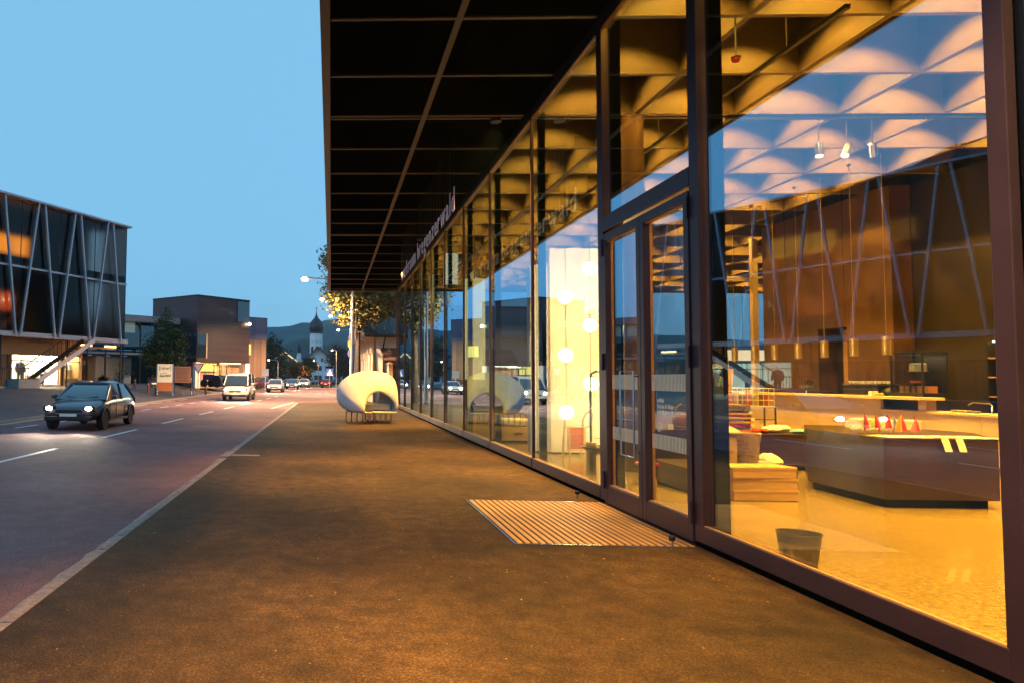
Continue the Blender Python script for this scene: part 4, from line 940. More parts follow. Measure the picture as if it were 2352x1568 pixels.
tree((-13.6, 56.5, .5), 6.6, [(0, 0, 2.6, 1.75, 1.7, 1.1), (0, 0, 3.7, 1.45, 1.4, 1.1), (-.1, 0, 4.9, .8, .8, 1.0), (.0, 0, 5.9, .38, .38, .8), (1.1, 0, 4.3, .6, .6, .9), (-1.0, 0, 3.2, .9, .8, .8), (.9, 0, 2.2, .9, .9, .6)], M['leaf_g'], 'young green tree behind the orange and white pylon sign', 10500, .11, 12, .1, 1.4)
# distant trees
far = [((-11.2, 128, 0), 9.5, [(0, 0, 5.2, 3.0, 3, 3.4), (-.6, 0, 7.6, 1.8, 1.8, 1.8), (1.2, 0, 3.6, 2.2, 2, 2)], M['leaf_d'], 'dark bushy tree beside the slatted timber house', 3200, .30, 21),
       ((-8.2, 150, 0), 5.6, [(0, 0, 3.4, 2.1, 2, 1.9), (.9, 0, 3.0, 1.6, 1.5, 1.6)], M['leaf_o'], 'russet tree glowing under the village lamp', 2200, .26, 22),
       ((-5.3, 155, 0), 6.2, [(0, 0, 3.6, 2.0, 2, 2.3), (.3, 0, 4.9, 1.3, 1.3, 1.2)], M['leaf_d'], 'dark round tree between the russet tree and the white inn', 2200, .28, 23),
       ((1.7, 140, 0), 9.2, [(0, 0, 4.8, 2.5, 2.5, 3.0), (-.5, 0, 7.0, 1.6, 1.6, 1.5), (1.0, 0, 4.0, 1.9, 1.9, 2.0)], M['leaf_p'], 'dark purple leaved tree right of the white inn', 3000, .26, 24),
       ((4.6, 150, 0), 6.0, [(0, 0, 3.2, 2.3, 2, 2.4)], M['leaf_d'], 'low dark tree behind the flagpoles', 1500, .28, 25)]
for lc, h, bl, m, lb, nl, ls, sd_ in far: tree(lc, h, bl, m, lb, nl, ls, sd_, .16, 1.2, group='distant trees', clump=.38)

# ================================================================ STREET LAMPS
def street_lamp(head, pole_x, label, power, hot=True, lens=None, col=(1, .58, .26)):
    x, y, z = head; t = empty('street_lamp', (pole_x, y, -.05), 0, label, 'street lamp', 'street lamps')
    dx = x - pole_x; gm = M['galv']; sg_ = math.copysign(1, dx)
    MB().tube([(0, 0, 0), (0, 0, z - .5), (dx * .06, 0, z - .12), (dx * .2, 0, z - .02)], [.09, .06, .05, .04], 10).build('pole', gm, t, smooth=True)
    MB().tube([(dx * .2, 0, z - .02), (dx * .86, 0, z + .05)], .035, 8).build('arm', gm, t, smooth=True)
    b = MB(); b.loft([[(dx * .84, -.07, z + .0), (dx * .84, .07, z), (dx * .84, .05, z + .11), (dx * .84, -.05, z + .11)], [(dx + sg_ * .1, -.15, z + .01), (dx + sg_ * .1, .15, z + .01), (dx + sg_ * .1, .1, z + .14), (dx + sg_ * .1, -.1, z + .14)], [(dx + sg_ * .35, -.10, z + .02), (dx + sg_ * .35, .10, z + .02), (dx + sg_ * .35, .06, z + .10), (dx + sg_ * .35, -.06, z + .10)]]); b.build('lantern', gm, t, smooth=True)
    MB().sphere((dx + sg_ * .08, 0, z - .01), .20 if hot else .16, 14, 8, .7).build('lens', lens or M['sodium'], t, smooth=True)
    MB().lathe([(.14, 0), (.14, .25), (.09, .3)], 10).build('base_sleeve', gm, t, smooth=True)
    if power: lamp('street_light', 'SPOT', (dx + sg_ * .08, 0, z - .2), power, col, t, .15, 162, .5, aim=(dx, 0, 0))
    return t
M['galv'] = mat('galvanised_steel', (.42, .42, .43), .4, metal=.7, var=.08)
street_lamp((-1.62, 43.6, 7.82), 1.32, 'nearest street lamp with glaring head beside the canopy corner', 22000)
street_lamp((-.86, 70, 9.5), 2.6, 'second street lamp along the road, head just clear of the tree', 30000)
street_lamp((-.02, 89, 9.5), 3.5, 'third street lamp along the road, level with the onion dome', 20000)
street_lamp((1.22, 115, 9.5), 4.7, 'fourth street lamp, seen against the tree beside the church', 14000)
street_lamp((.25, 123, 6.5), .95, 'orange street lamp on a white pole in front of the purple tree', 4000, False, M['sodium2'], (1, .4, .12))
street_lamp((-9.6, 108, 4.3), -8.2, 'orange street lamp with bent arm beside the slatted timber house', 3000, False, M['sodium2'], (1, .4, .12))
street_lamp((-3.6, 150, 5.3), -2.7, 'orange street lamp in front of the white inn gable', 3000, False, M['sodium2'], (1, .4, .12))
street_lamp((-7.9, 158, 5.0), -8.6, 'orange street lamp above the russet tree', 5000, False, M['sodium2'], (1, .4, .12))

# ================================================================ STATION HOUSE
sh = empty('station_house', (3.0, 47.0, -.02), R(4.5), 'cream station house with dark blue tiled roof beyond the hall', 'building')
M['slate'] = mat('blue_slate', (.060, .062, .085), .5, var=.25, vs=9); M['cream'] = mat('cream_plaster', (.62, .50, .30), .85, var=.08, vs=2); M['rosy'] = mat('rose_plaster', (.45, .27, .18), .85, var=.1, vs=2); M['red_wood'] = mat('red_brown_boards', (.22, .06, .03), .6, var=.2, vs=6)
def S(b, nm, m, **k): return b.build(nm, m, sh, **k)
# local x = along the wall that faces us, local y = away along the street front
wl_ = S(MB().box(0, 12, 0, 9.2, 0, 4.55), 'wall', M['offw'])
b = MB(); b.add([(0, 0, 4.55), (0, 9.2, 4.55), (0, 4.6, 6.75), (.25, 0, 4.55), (.25, 9.2, 4.55), (.25, 4.6, 6.75)], [(0, 1, 2), (3, 5, 4), (0, 2, 5, 3), (1, 4, 5, 2), (0, 3, 4, 1)]); S(b, 'gable', M['cream'])
S(MB().box(-.06, 0, .15, 9.0, 0, 4.4), 'street_front', M['cream'])
S(MB().box(-.16, -.06, .05, 4.0, 0, 4.62), 'projecting_bay', M['cream'])
S(MB().box(-.34, .05, -.08, 4.15, 4.62, 4.80), 'bay_cornice', M['offw']); S(MB().box(-.24, -.0, .15, 3.9, 4.80, 5.35), 'bay_parapet', M['offw'])
for y0, z0, z1, x in ((.9, 1.0, 3.2, -.16), (2.5, 1.0, 3.2, -.16), (5.4, 1.0, 2.9, -.06), (7.2, 1.0, 2.9, -.06)):
    w = S(MB().box(x - .02, x + .01, y0, y0 + .8, z0, z1), 'window', mat('brown_window', (.30, .14, .06), .4))
    MB().box(x - .05, x + .01, y0 - .08, y0, z0 - .05, z1 + .05).build('jamb', M['offw'], w); MB().box(x - .05, x + .01, y0 + .8, y0 + .88, z0 - .05, z1 + .05).build('jamb', M['offw'], w)
    MB().box(x - .08, x + .01, y0 - .1, y0 + .9, z0 - .13, z0 - .05).build('sill', M['offw'], w); MB().box(x - .06, x + .01, y0 + .2, y0 + .6, z1 + .15, z1 + .55).build('panel', M['offw'], w)
for k in range(7): S(MB().box(-.172, -.16, .05, 4.0, .6 + .55 * k, .62 + .55 * k), 'joint_band', M['offw'])
# roof of two slopes with tiles laid in courses
rf = None
zr, ze = 6.95, 4.50
for side in (0, 1):
    y_e, y_r = (-.55, 4.6) if side == 0 else (9.75, 4.6)
    b = MB(); b.add([(-.9, y_e, ze), (12.4, y_e, ze), (12.4, y_r, zr), (-.9, y_r, zr), (-.9, y_e, ze - .14), (12.4, y_e, ze - .14), (12.4, y_r, zr - .14), (-.9, y_r, zr - .14)], [(0, 1, 2, 3), (7, 6, 5, 4), (0, 4, 5, 1), (1, 5, 6, 2), (2, 6, 7, 3), (3, 7, 4, 0)])
    o = S(b, 'roof', M['slate']); rf = rf or o
cm = MB().box(-6.64, 6.64, -.16, .16, -.012, .012).mesh('tile_course'); cm.materials.append(M['slate'])
sl_ = math.atan2(zr - ze, 5.15)
for k in range(17):
    f = (k + .5) / 17; o = bpy.data.objects.new('tile_course', cm); COL.objects.link(o); o.parent = rf; o.location = (5.75, -.55 + 5.15 * f, ze + (zr - ze) * f + .02); o.rotation_euler = (sl_ - .05, 0, 0)
gm_ = MB(); gm_.box(-.035, .035, -.03, .03, 0, .13); gm_.box(-.035, .035, -.22, -.03, 0, .03); gme = gm_.mesh('snow_guard'); gme.materials.append(M['galv'])
for k in range(9):
    for j in range(8):
        f = (k + .6) / 9.5; o = bpy.data.objects.new('snow_guard', gme); COL.objects.link(o); o.parent = rf; o.location = (.1 + 1.05 * j + (.5 if k % 2 else 0), -.55 + 5.15 * f, ze + (zr - ze) * f + .045); o.rotation_euler = (sl_, 0, 0)
S(MB().tube([(-.92, 4.6, zr + .02), (12.4, 4.6, zr + .02)], .1, 8), 'ridge_tiles', M['slate'])
b = MB(); b.bar((-.88, -.58, ze - .12), (-.88, 4.6, zr - .14), .06, .3); b.bar((-.88, 9.78, ze - .12), (-.88, 4.6, zr - .14), .06, .3); S(b, 'barge_board', M['offw'])
b = MB(); b.add([(-.85, 9.6, ze - .3), (-.85, -.45, ze - .3), (-.85, 4.6, zr - .35), (-.80, 9.6, ze - .3), (-.80, -.45, ze - .3), (-.80, 4.6, zr - .35)], [(0, 1, 2), (3, 5, 4), (0, 2, 5, 3), (1, 4, 5, 2), (0, 3, 4, 1)]); S(b, 'gable_boarding', M['red_wood'])
S(MB().tube([(-.8, -.62, ze - .1), (12.3, -.62, ze - .1)], .07, 8), 'gutter', M['blackm']); S(MB().tube([(.55, -.6, ze - .15), (.5, -.1, ze - .7), (.5, -.06, 0)], .05, 8), 'downpipe', M['blackm'])
# lean-to porch
pr = S(MB().box(.9, 9, -.05, 0, 0, 3.0), 'porch_wall', M['rosy'])
b = MB(); b.loft([[(.35, -1.2, 2.75), (9.2, -1.2, 2.75), (9.2, 0, 3.55), (.35, 0, 3.55)], [(.35, -1.2, 2.87), (9.2, -1.2, 2.87), (9.2, 0, 3.67), (.35, 0, 3.67)]]); S(b, 'porch_roof', mat('brown_tiles', (.10, .05, .035), .6))
for k in range(9): S(MB().bar((.6 + 1.0 * k, -1.15, 2.70), (.6 + 1.0 * k, 0, 3.47), .08, .12), 'porch_rafter', M['red_wood'])
S(MB().tube([(.3, -1.25, 2.74), (9.2, -1.25, 2.74)], .06, 8), 'porch_gutter', M['blackm'])
w = S(MB().box(1.15, 1.75, -.09, -.04, 1.1, 2.5), 'porch_window', M['carglass']); MB().box(1.08, 1.82, -.11, -.09, 2.5, 2.58).build('lintel', M['red_wood'], w)
# flat colourful poster
ps = empty('wall_poster', (6.3 * .16 + 3.0 + .75, 47.12, 1.0), R(4.5), 'colourful abstract poster on the station house wall beside the hall glazing', 'poster')
MB().box(0, 1.15, -.16, -.13, 0, 1.9).build('board', M['white'], ps)
rp = random.Random(5)
for k in range(40):
    x = rp.uniform(.02, 1.0); z = rp.uniform(.02, 1.75); w = rp.uniform(.05, .14); h = rp.uniform(.08, .3)
    MB().box(x, min(1.13, x + w), -.164 - .0006 * k, -.1602 - .0006 * k, z, min(1.88, z + h)).build('colour_patch', mat('poster_%d' % (k % 6), [(.5, .03, .03), (.05, .15, .4), (.05, .3, .12), (.6, .4, .05), (.03, .03, .04), (.1, .4, .4)][k % 6], .6), ps)
# flagpoles
for k, (x, y, h) in enumerate(((1.26, 45.0, 8.6), (1.58, 45.2, 8.8))):
    t = empty('flagpole', (x, y, 0), 0, 'white flagpole by the side road, %s' % ('left one carrying a striped flag', 'right one without a flag')[k], 'flagpole', 'flagpoles')
    MB().tube([(0, 0, .1), (0, 0, h)], [.055, .035], 10).build('pole', M['white'], t, smooth=True); MB().lathe([(.12, 0), (.12, .1), (.06, .14)], 12).build('base', M['offw'], t); MB().sphere((0, 0, h + .04), .06, 10, 6).build('finial', M['chrome'], t, smooth=True)
    if k == 0:
        for q, (c, nm) in enumerate((((.05, .06, .25), 'blue'), ((.7, .35, .03), 'gold'), ((.06, .07, .28), 'navy'))):
            b = MB(); b.loft([[(-.03 - .12 * abs(math.sin(i * 1.1)) - .03 * q, .03 * math.sin(i), 4.55 - .55 * q - .183 * i + .0) , (-.02, .02 * math.cos(i), 4.55 - .55 * q - .183 * i), (.02, -.02, 4.55 - .55 * q - .183 * i), (-.05, -.06, 4.55 - .55 * q - .183 * i)] for i in range(4)]); b.build('flag_stripe', mat('flag_' + nm, c, .8), t)

# ================================================================ SHOP WITH V STRUTS (left)
C0 = (-14.7, 49.0, 0); AX = math.atan2(-.894, -.447)
sp_ = empty('strut_facade_shop', C0, AX, 'glazed shop building with white V struts and lit windows at the left edge', 'building')
def P(b, nm, m, **k): return b.build(nm, m, sp_, **k)
M['strut'] = mat('white_steel_strut', (.48, .46, .50), .4, metal=.3, var=.05); M['bwood'] = boards('dark_larch_cladding', (.20, .10, .06), (.09, .045, .03), 'xy', .12)
M['conc'] = mat('grey_concrete', (.33, .31, .31), .8, var=.12, vs=3); M['fritglass'] = glass('veiled_glass', .02, 5, (.60, .52, .50), rough=.10, veil=.38)
G0, G1, GT, L_ = .82, 3.85, 12.1, 27.0
P(MB().box(-.15, L_, -14, .16, G1, G1 + .28), 'floor_slab', M['strut'])
P(MB().box(-.06, L_ + .3, -3.0, .40, GT, GT + .12), 'eave', M['strut'])
P(MB().box(-.0, L_, -2.4, -.12, 8.25, 8.62), 'gallery_slab', M['conc'])
P(MB().box(-.0, L_, .0, .07, 7.98, 8.10), 'mid_rail', M['strut'])
P(MB().box(1.2, L_, -13.8, -2.4, G1 + .28, GT), 'inner_wall', M['bwood'])
P(MB().box(3.0, L_, -13.8, -2.38, G1 + .4, G1 + 1.6), 'wall_base', M['conc'])
for k in range(9):
    for z0, z1 in ((G1 + .3, 7.97), (8.11, GT - .02)): P(MB().box(.02 + 3.0 * k, 3.0 + 3.0 * k, -.06, -.05, z0, z1), 'glass_pane', M['fritglass'])
P(MB().box(-.01, 0, -2.4, -.05, G1 + .3, GT), 'side_glass_pane', M['fritglass'])
for k in range(10): P(MB().box(-.012 + 3.0 * k, .012 + 3.0 * k, -.10, -.04, G1 + .28, GT), 'glazing_bar', M['blackm'])
for k in range(9):
    a = 2.93 * k
    P(MB().bar((1.70 + a, .24, GT), (.65 + a, .24, G1 + .1), .15, .10), 'strut', M['strut']); P(MB().bar((2.16 + a, .24, GT), (3.23 + a, .24, G1 + .1), .15, .10), 'strut', M['strut'])
for s0, s1, z0, z1, col, e in ((6.6, 10.4, 9.2, 10.35, (1, .42, .04), 2.4), (7.7, 10.2, 5.6, 6.7, (1, .16, .02), 1.1), (11.6, 14.2, 9.2, 10.3, (1, .42, .04), 1.2), (21, 23.4, 8.9, 9.5, (1, .10, .02), .8)):
    w = P(MB().box(s0, s1, -2.38, -2.34, z0, z1), 'lit_window', glow('lit_window_%d' % int(s0 * 10), col, e))
    for q in range(1, 3): MB().box(s0 + (s1 - s0) * q / 3 - .03, s0 + (s1 - s0) * q / 3 + .03, -2.34, -2.30, z0, z1).build('window_bar', M['frame_in'], w)
P(MB().bar((9.5, -1.2, G1 + .4), (4.2, -1.2, 8.3), .25, .12), 'inner_stair', M['strut'])
# hipped roof behind the gallery
b = MB(); b.loft([[(q, -1.2, GT + .1), (q, -14.6, GT + .1), (q, -14.5, zz_ - .3), (q, -8, zz_ + .9 * (zz_ > 12.5)), (q, -1.4, zz_)] for q, zz_ in ((7.3, GT + .12), (14.6, 12.75), (16.2, 13.35), (L_ + 1, 13.5))]); P(b, 'roof', mat('roof_tiles', (.055, .06, .085), .6, var=.25, vs=2, bump=.8, bs=12))
# ground floor shop
sy = -1.0
P(MB().box(3.0, L_, -13.5, -5.0, G0 - .2, G1), 'rear_wall', M['offw'])
P(MB().box(3.0, 3.14, -5.0, sy, G0 - .2, G1), 'pier', M['wood'])
for s in (4.72, 8.85, 12.5, 16.0, 19.5, 23): P(MB().box(s - .12, s + .12, sy - .3, sy + .02, G0 - .2, G1), 'pier', M['steel'])
P(MB().box(3.14, L_, sy - .06, sy + .06, 2.80, G1), 'fascia_boards', M['bwood'])
for k in range(14): P(MB().box(3.2, L_, sy + .07, sy + .09, 2.82 + .072 * k, 2.87 + .072 * k), 'fascia_slat', M['wood'])
P(MB().box(3.14, L_, -5.0, sy + .1, G0 - .2, G0 + .06), 'shop_floor', M['wood2'])
for s0, s1 in ((3.2, 4.6), (4.84, 8.73)):
    w = P(MB().box(s0, s1, sy - .02, sy - .01, G0 + .1, 2.78), 'shop_window', M['glass2'])
    for q in (s0, s1 - .07): MB().box(q, q + .07, sy - .06, sy + .03, G0 + .06, 2.80).build('window_frame', M['wood'], w)
    MB().box(s0 + .07, s1 - .07, sy - .06, sy + .03, G0 + .06, G0 + .14).build('sill', M['wood'], w)
    MB().box(s0 + .07, s1 - .07, sy - .05, sy + .02, 2.42, 2.48).build('transom', M['wood'], w)
P(MB().box(4.72 - .03, 4.72 + .03, -5, sy - .3, G0, G1), 'cross_wall', M['offw'])
P(MB().box(3.2, 4.6, -3.0, -2.9, G0, 2.6), 'display_wall', M['steel']); P(MB().box(3.15, 4.6, -2.4, -1.15, G0 + .05, G0 + .55), 'display_plinth', M['wood'])
for s0, s1, pw in ((3.3, 4.5, 420), (5.0, 8.6, 2200)):
    P(MB().box(s0, s1, -1.75, -1.45, 3.42, 3.46), 'strip_light', glow('shop_strip', (1, .84, .60), 14))
    lamp('shop_light', 'AREA', ((s0 + s1) / 2, -1.9, 3.38), pw, (1, .80, .52), sp_, size=(s1 - s0, .8), aim=((s0 + s1) / 2, -2.6, 0))
for s0, s1 in ((3.05, 4.35), (.79, 1.84)):
    t_ = P(MB().tube([(s0, -.1, 3.58), (s1, -.1, 3.58)], .05, 10), 'tube_light', glow('orange_tube', (1, .45, .12), 9)); MB().box(s0, s1, -.16, -.04, 3.63, 3.70).build('tube_holder', M['strut'], t_)
P(MB().box(.6, 3.1, -.25, -.15, 3.42, 3.50), 'hanging_rail', M['wood'])
for s in (.45, 5.3, 10.3, 15, 20): P(MB().tube([(s, .05, G0 - .3), (s, .05, G1)], .06, 10), 'column', M['blackm'])
P(MB().box(9.0, L_, sy - .3, sy, G0 - .2, 2.8), 'timber_front', M['bwood'])
# outside steel stair
st_ = empty('steel_stair', C0, AX, 'dark steel stair with railing climbing in front of the lit shop window', 'stair')
for yy in (.35, 1.35): MB().bar((8.95, yy, 1.0), (4.25, yy, 3.85), .07, .28).build('stringer', M['strut'] if yy > 1 else M['blackm'], st_)
for k in range(15):
    f = (k + .7) / 15; MB().box(8.95 - 4.7 * f - .14, 8.95 - 4.7 * f + .14, .39, 1.31, 1.0 + 2.85 * f + .02, 1.0 + 2.85 * f + .06).build('tread', M['blackm'], st_)
for k in range(16):
    f = (k + .3) / 15; s = 8.95 - 4.7 * f; MB().bar((s, .35, 1.05 + 2.85 * f), (s, .35, 2.0 + 2.85 * f if 2.0 + 2.85 * f < 3.8 else 3.8), .025).build('baluster', M['blackm'], st_)
MB().bar((8.95, .35, 2.02), (6.0, .35, 3.8), .05).build('handrail', M['blackm'], st_)
for k in range(12): MB().bar((9.1 + .16 * k, 1.0, .95), (9.1 + .16 * k, 1.0, 1.95), .025).build('baluster', M['blackm'], st_)
MB().bar((9.0, 1.0, 1.96), (11.0, 1.0, 1.96), .05).build('handrail', M['blackm'], st_)
t = empty('concrete_block', (C0[0] - .447 * 9.7 + .894 * 1.3, C0[1] - .894 * 9.7 - .447 * 1.3, .2), AX, 'rough concrete planter block at the foot of the stair', 'planter')
MB().box(-.75, .75, -.6, .6, 0, 1.12).build('block', M['conc'], t, bevel=.03); MB().box(-.68, .68, -.53, .53, 1.12, 1.15).build('soil', M['ground'], t)
# mannequins
def mannequin(s, y, coat, legs, label, hat=None, rz=0, h=1.8):
    c = Vector((C0[0], C0[1], 0)); d = Vector((-.447, -.894, 0)); nrm = Vector((.894, -.447, 0)); p = c + d * s + nrm * y
    t = empty('mannequin', (p.x, p.y, G0 + (.56 if s < 4.7 else .065)), AX + rz, label, 'mannequin', 'shop mannequins')
    k = h / 1.8
    body = MB()
    def ell(z, rx, ry, x=0, yy=0): return [(x + rx * math.cos(2 * math.pi * i / 12), yy + ry * math.sin(2 * math.pi * i / 12), z * k) for i in range(12)]
    skin = M['offw']
    body.loft([ell(.86, .15, .10), ell(1.05, .13, .09), ell(1.30, .17, .11), ell(1.44, .17, .09), ell(1.49, .06, .06), ell(1.56, .05, .055), ell(1.60, .07, .085), ell(1.70, .08, .10), ell(1.78, .06, .08), ell(1.80, .02, .02)])
    for sx in (-1, 1):
        body.tube([(sx * .09, 0, .9 * k), (sx * .10, .01, .5 * k), (sx * .11, -.01, .08 * k)], [.085, .06, .04], 8); body.tube([(sx * .11, -.03, .05), (sx * .12, .12, .03)], [.045, .035], 8)
        body.tube([(sx * .19, 0, 1.42 * k), (sx * .25, -.01, 1.15 * k), (sx * .26, .07, .9 * k), (sx * .26, .1, .8 * k)], [.05, .04, .032, .03], 8)
    body.build('body', skin, t, smooth=True)
    j = MB(); j.loft([ell(.80, .20, .15), ell(.95, .205, .15), ell(1.0, .19, .14), ell(1.1, .205, .15), ell(1.15, .19, .14), ell(1.28, .22, .15), ell(1.33, .205, .14), ell(1.45, .20, .12), ell(1.52, .10, .10)])
    for sx in (-1, 1): j.tube([(sx * .19, 0, 1.44 * k), (sx * .265, -.01, 1.15 * k), (sx * .275, .07, .88 * k)], [.075, .07, .055], 8)
    j.build('jacket', coat, t, smooth=True)
    if legs:
        q = MB()
        for sx in (-1, 1): q.tube([(sx * .09, 0, .92 * k), (sx * .10, .01, .5 * k), (sx * .11, -.01, .06 * k)], [.105, .08, .065], 8)
        q.build('trousers', legs, t, smooth=True)
    if hat: MB().lathe([(.10, 1.68 * k), (.105, 1.74 * k), (.08, 1.80 * k), (.01, 1.83 * k)], 12).build('cap', hat, t, smooth=True)
navy = mat('navy_quilt', (.02, .022, .05), .6); wht = mat('white_quilt', (.72, .72, .76), .7)
mannequin(4.05, -1.75, navy, None, 'mannequin in dark quilted jacket and white cap in the small shop window', M['white'], R(20), 1.35)
mannequin(3.45, -1.9, wht, None, 'mannequin in striped white jacket at the right edge of the small window', None, 0, 1.25)
mannequin(7.55, -1.6, navy, mat('jeans', (.03, .04, .09), .8), 'mannequin in dark clothes standing behind the stair', None, R(-15))
mannequin(5.55, -1.9, wht, mat('jeans', (.03, .04, .09), .8), 'mannequin in white top near the right end of the large window', None, R(10), 1.7)
for k, (s, r, h, nm) in enumerate(((6.9, .28, .65, 'left'), (6.2, .26, .62, 'right'))):
    c = Vector((C0[0] - .447 * s + .894 * -1.8, C0[1] - .894 * s - .447 * -1.8, G0 + .06)); t = empty('wooden_barrel', c, 0, 'pale wooden display barrel in the large shop window, %s one' % nm, 'barrel', 'display barrels')
    MB().lathe([(r * .9, 0), (r, h * .5), (r * .9, h)], 18).build('staves', M['wood2'], t, smooth=True); MB().lathe([(r * .97, h * .25), (r * .99, h * .3)], 18).build('hoop', M['brass'], t); MB().lathe([(r * .85, h), (r * .85, h + .02)], 18).build('lid', M['wood'], t)

# ================================================================ BUILDINGS BEYOND
# low glass house
lg = empty('glass_pavilion', (-20.5, 67, .8), 0, 'low glazed pavilion with concrete roof edge behind the young tree', 'building')
A0, A1 = Vector((-25.5, 62.5, 0)), Vector((-15.2, 72.5, 0)); dg_ = (A1 - A0); LL = dg_.length; dg_.normalize(); ang = math.atan2(dg_.y, dg_.x)
lg.location = (A0.x, A0.y, .8); lg.rotation_euler = (0, 0, ang)
def Q(b, nm, m, **k): return b.build(nm, m, lg, **k)
Q(MB().box(-4, LL, -.35, 8, 6.1, 6.75), 'roof', M['conc']); Q(MB().box(-4, LL, 2.5, 8, 0, 6.1), 'back_wall', M['core2']); Q(MB().box(-4, LL, -.1, 2.5, 2.85, 3.05), 'floor_slab', M['conc'])
for k in range(10):
    x = -4 + 1.85 * k
    Q(MB().box(x - .05, x + .05, -.12, .02, 0, 6.1), 'mullion', M['blackm'])
    for z0, z1 in ((.05, 2.84), (3.06, 5.0)): Q(MB().box(x + .05, x + 1.80, -.05, -.04, z0, z1), 'glass_pane', M['glassdark'])
    ob = Q(MB().loft([[(x + .08, -.06, 5.0), (x + 1.77, -.06, 5.0), (x + 1.77, -.03, 5.0), (x + .08, -.03, 5.0)], [(x + .14, .22, 6.08), (x + 1.73, .22, 6.08), (x + 1.73, .25, 6.08), (x + .14, .25, 6.08)]]), 'clerestory_pane', M['glassdark'])
    if k in (5, 6): Q(MB().box(x + .1, x + 1.7, .8, .83, 5.05, 6.05), 'lit_blind', glow('lit_blind', (1, .82, .45), 1.1))
    if k > 3: Q(MB().box(x + .2, x + 1.6, 1.2, 1.24, 3.3, 3.36), 'cold_tube', glow('cold_tube', (.3, .75, 1.0), 1.6))
    if k > 3: Q(MB().box(x + .7, x + 1.1, 1.2, 1.6, 2.7, 2.76), 'cold_lamp', glow('cold_lamp', (.2, .65, 1.0), 2.2))
Q(MB().tube([(6.0, 3, 6.7), (6.0, 3, 8.6)], .04, 6), 'mast', M['galv'])
# timber cube
F_ = [(-13.6, 70.0), (-8.9, 75.2), (-14.5, 79.6), (-19.3, 74.3)]
cb_ = empty('timber_cube_house', (-13.6, 70, .6), 0, 'dark timber clad cube house on white piers', 'building')
def W(b, nm, m, **k): return b.build(nm, m, cb_, world=True, **k)
M['cube_w'] = boards('weathered_dark_boards', (.055, .030, .034), (.018, .010, .013), 2, .11, rough=.38, depth=.8)
cxy = (sum(p[0] for p in F_) / 4, sum(p[1] for p in F_) / 4)
W(MB().prism(F_, 3.05, 9.75), 'upper_walls', M['cube_w'])
W(MB().prism([(cxy[0] + (x - cxy[0]) * 1.012, cxy[1] + (y - cxy[1]) * 1.012) for x, y in F_], 9.75, 9.87), 'roof_edge', M['blackm'])
gin = [(cxy[0] + (x - cxy[0]) * .80, cxy[1] + (y - cxy[1]) * .80) for x, y in F_]
M['slat_w'] = boards('vertical_slat_wall', (.40, .24, .15), (.20, .11, .07), 'xy', .22, depth=1.0, gap=.35)
W(MB().prism(gin, .4, 3.05), 'ground_floor', M['slat_w'])
def onface(i, f0, f1, z0, z1, off, nm, m, th=.05, parent=None):
    a = Vector((*F_[i], 0)); c = Vector((*F_[(i + 1) % 4], 0)); d = c - a; nn_ = Vector((d.y, -d.x, 0)).normalized()
    p = a + d * f0 + nn_ * off; q = a + d * f1 + nn_ * off; r = nn_ * th
    b = MB(); b.loft([[tuple(p + Vector((0, 0, z0))), tuple(q + Vector((0, 0, z0))), tuple(q + r + Vector((0, 0, z0))), tuple(p + r + Vector((0, 0, z0)))], [tuple(p + Vector((0, 0, z1))), tuple(q + Vector((0, 0, z1))), tuple(q + r + Vector((0, 0, z1))), tuple(p + r + Vector((0, 0, z1)))]])
    return b.build(nm, m, parent or cb_, world=True)
for f, i in ((.02, 0), (.97, 0)):
    onface(0, f - .035, f + .05, .4, 3.05, -.42, 'pier', M['white'], .4)
M['skyglass'] = mat('window_glass_cold', (.02, .03, .04), .03, var=.02, spec=1.0, coat=1.0)
w = onface(0, .76, .995, 7.45, 9.62, -.02, 'corner_window', M['skyglass'], .06); onface(0, .75, 1.0, 7.38, 7.45, 0, 'sill', M['blackm'], .07, w)
w = onface(0, .01, .17, 3.5, 5.9, -.02, 'dark_window', M['skyglass'], .05); onface(0, .165, .185, 3.45, 5.95, 0, 'reveal', M['wood2'], .06, w)
onface(3, .80, .99, 3.5, 5.9, -.02, 'dark_window', M['skyglass'], .05)
for f0, f1, z0, z1 in ((.13, .42, 2.15, 2.95), (.36, .80, .75, 1.75), (.88, .98, .6, 1.9)):
    w = onface(0, f0, f1, z0, z1, -.95, 'lit_window', glow('amber_window', (1, .62, .12), 2.0), .5)
    for q in range(1, 4): onface(0, f0 + (f1 - f0) * q / 4 - .004, f0 + (f1 - f0) * q / 4 + .004, z0, z1, -.45, 'window_bar', M['wood2'], .04, w)
onface(0, .50, .90, 2.97, 3.03, -.6, 'soffit_strip', glow('soffit_strip', (1, .75, .42), 5), .1)
lamp('soffit_light', 'AREA', (-11.4, 72.2, 2.9), 160, (1, .68, .34), cb_, size=(3.5, .6), aim=(-11.2, 72.2, 0), world=True)
t = empty('corner_floodlight', (-8.85, 74.9, 7.25), 0, 'small bright floodlight on the corner of the timber cube house', 'floodlight')
MB().sphere((0, 0, 0), .15, 12, 8).build('lens', glow('flood_lens', (1, .72, .42), 60), t, smooth=True); MB().box(-.1, .1, .05, .3, .08, .16).build('bracket', M['blackm'], t)
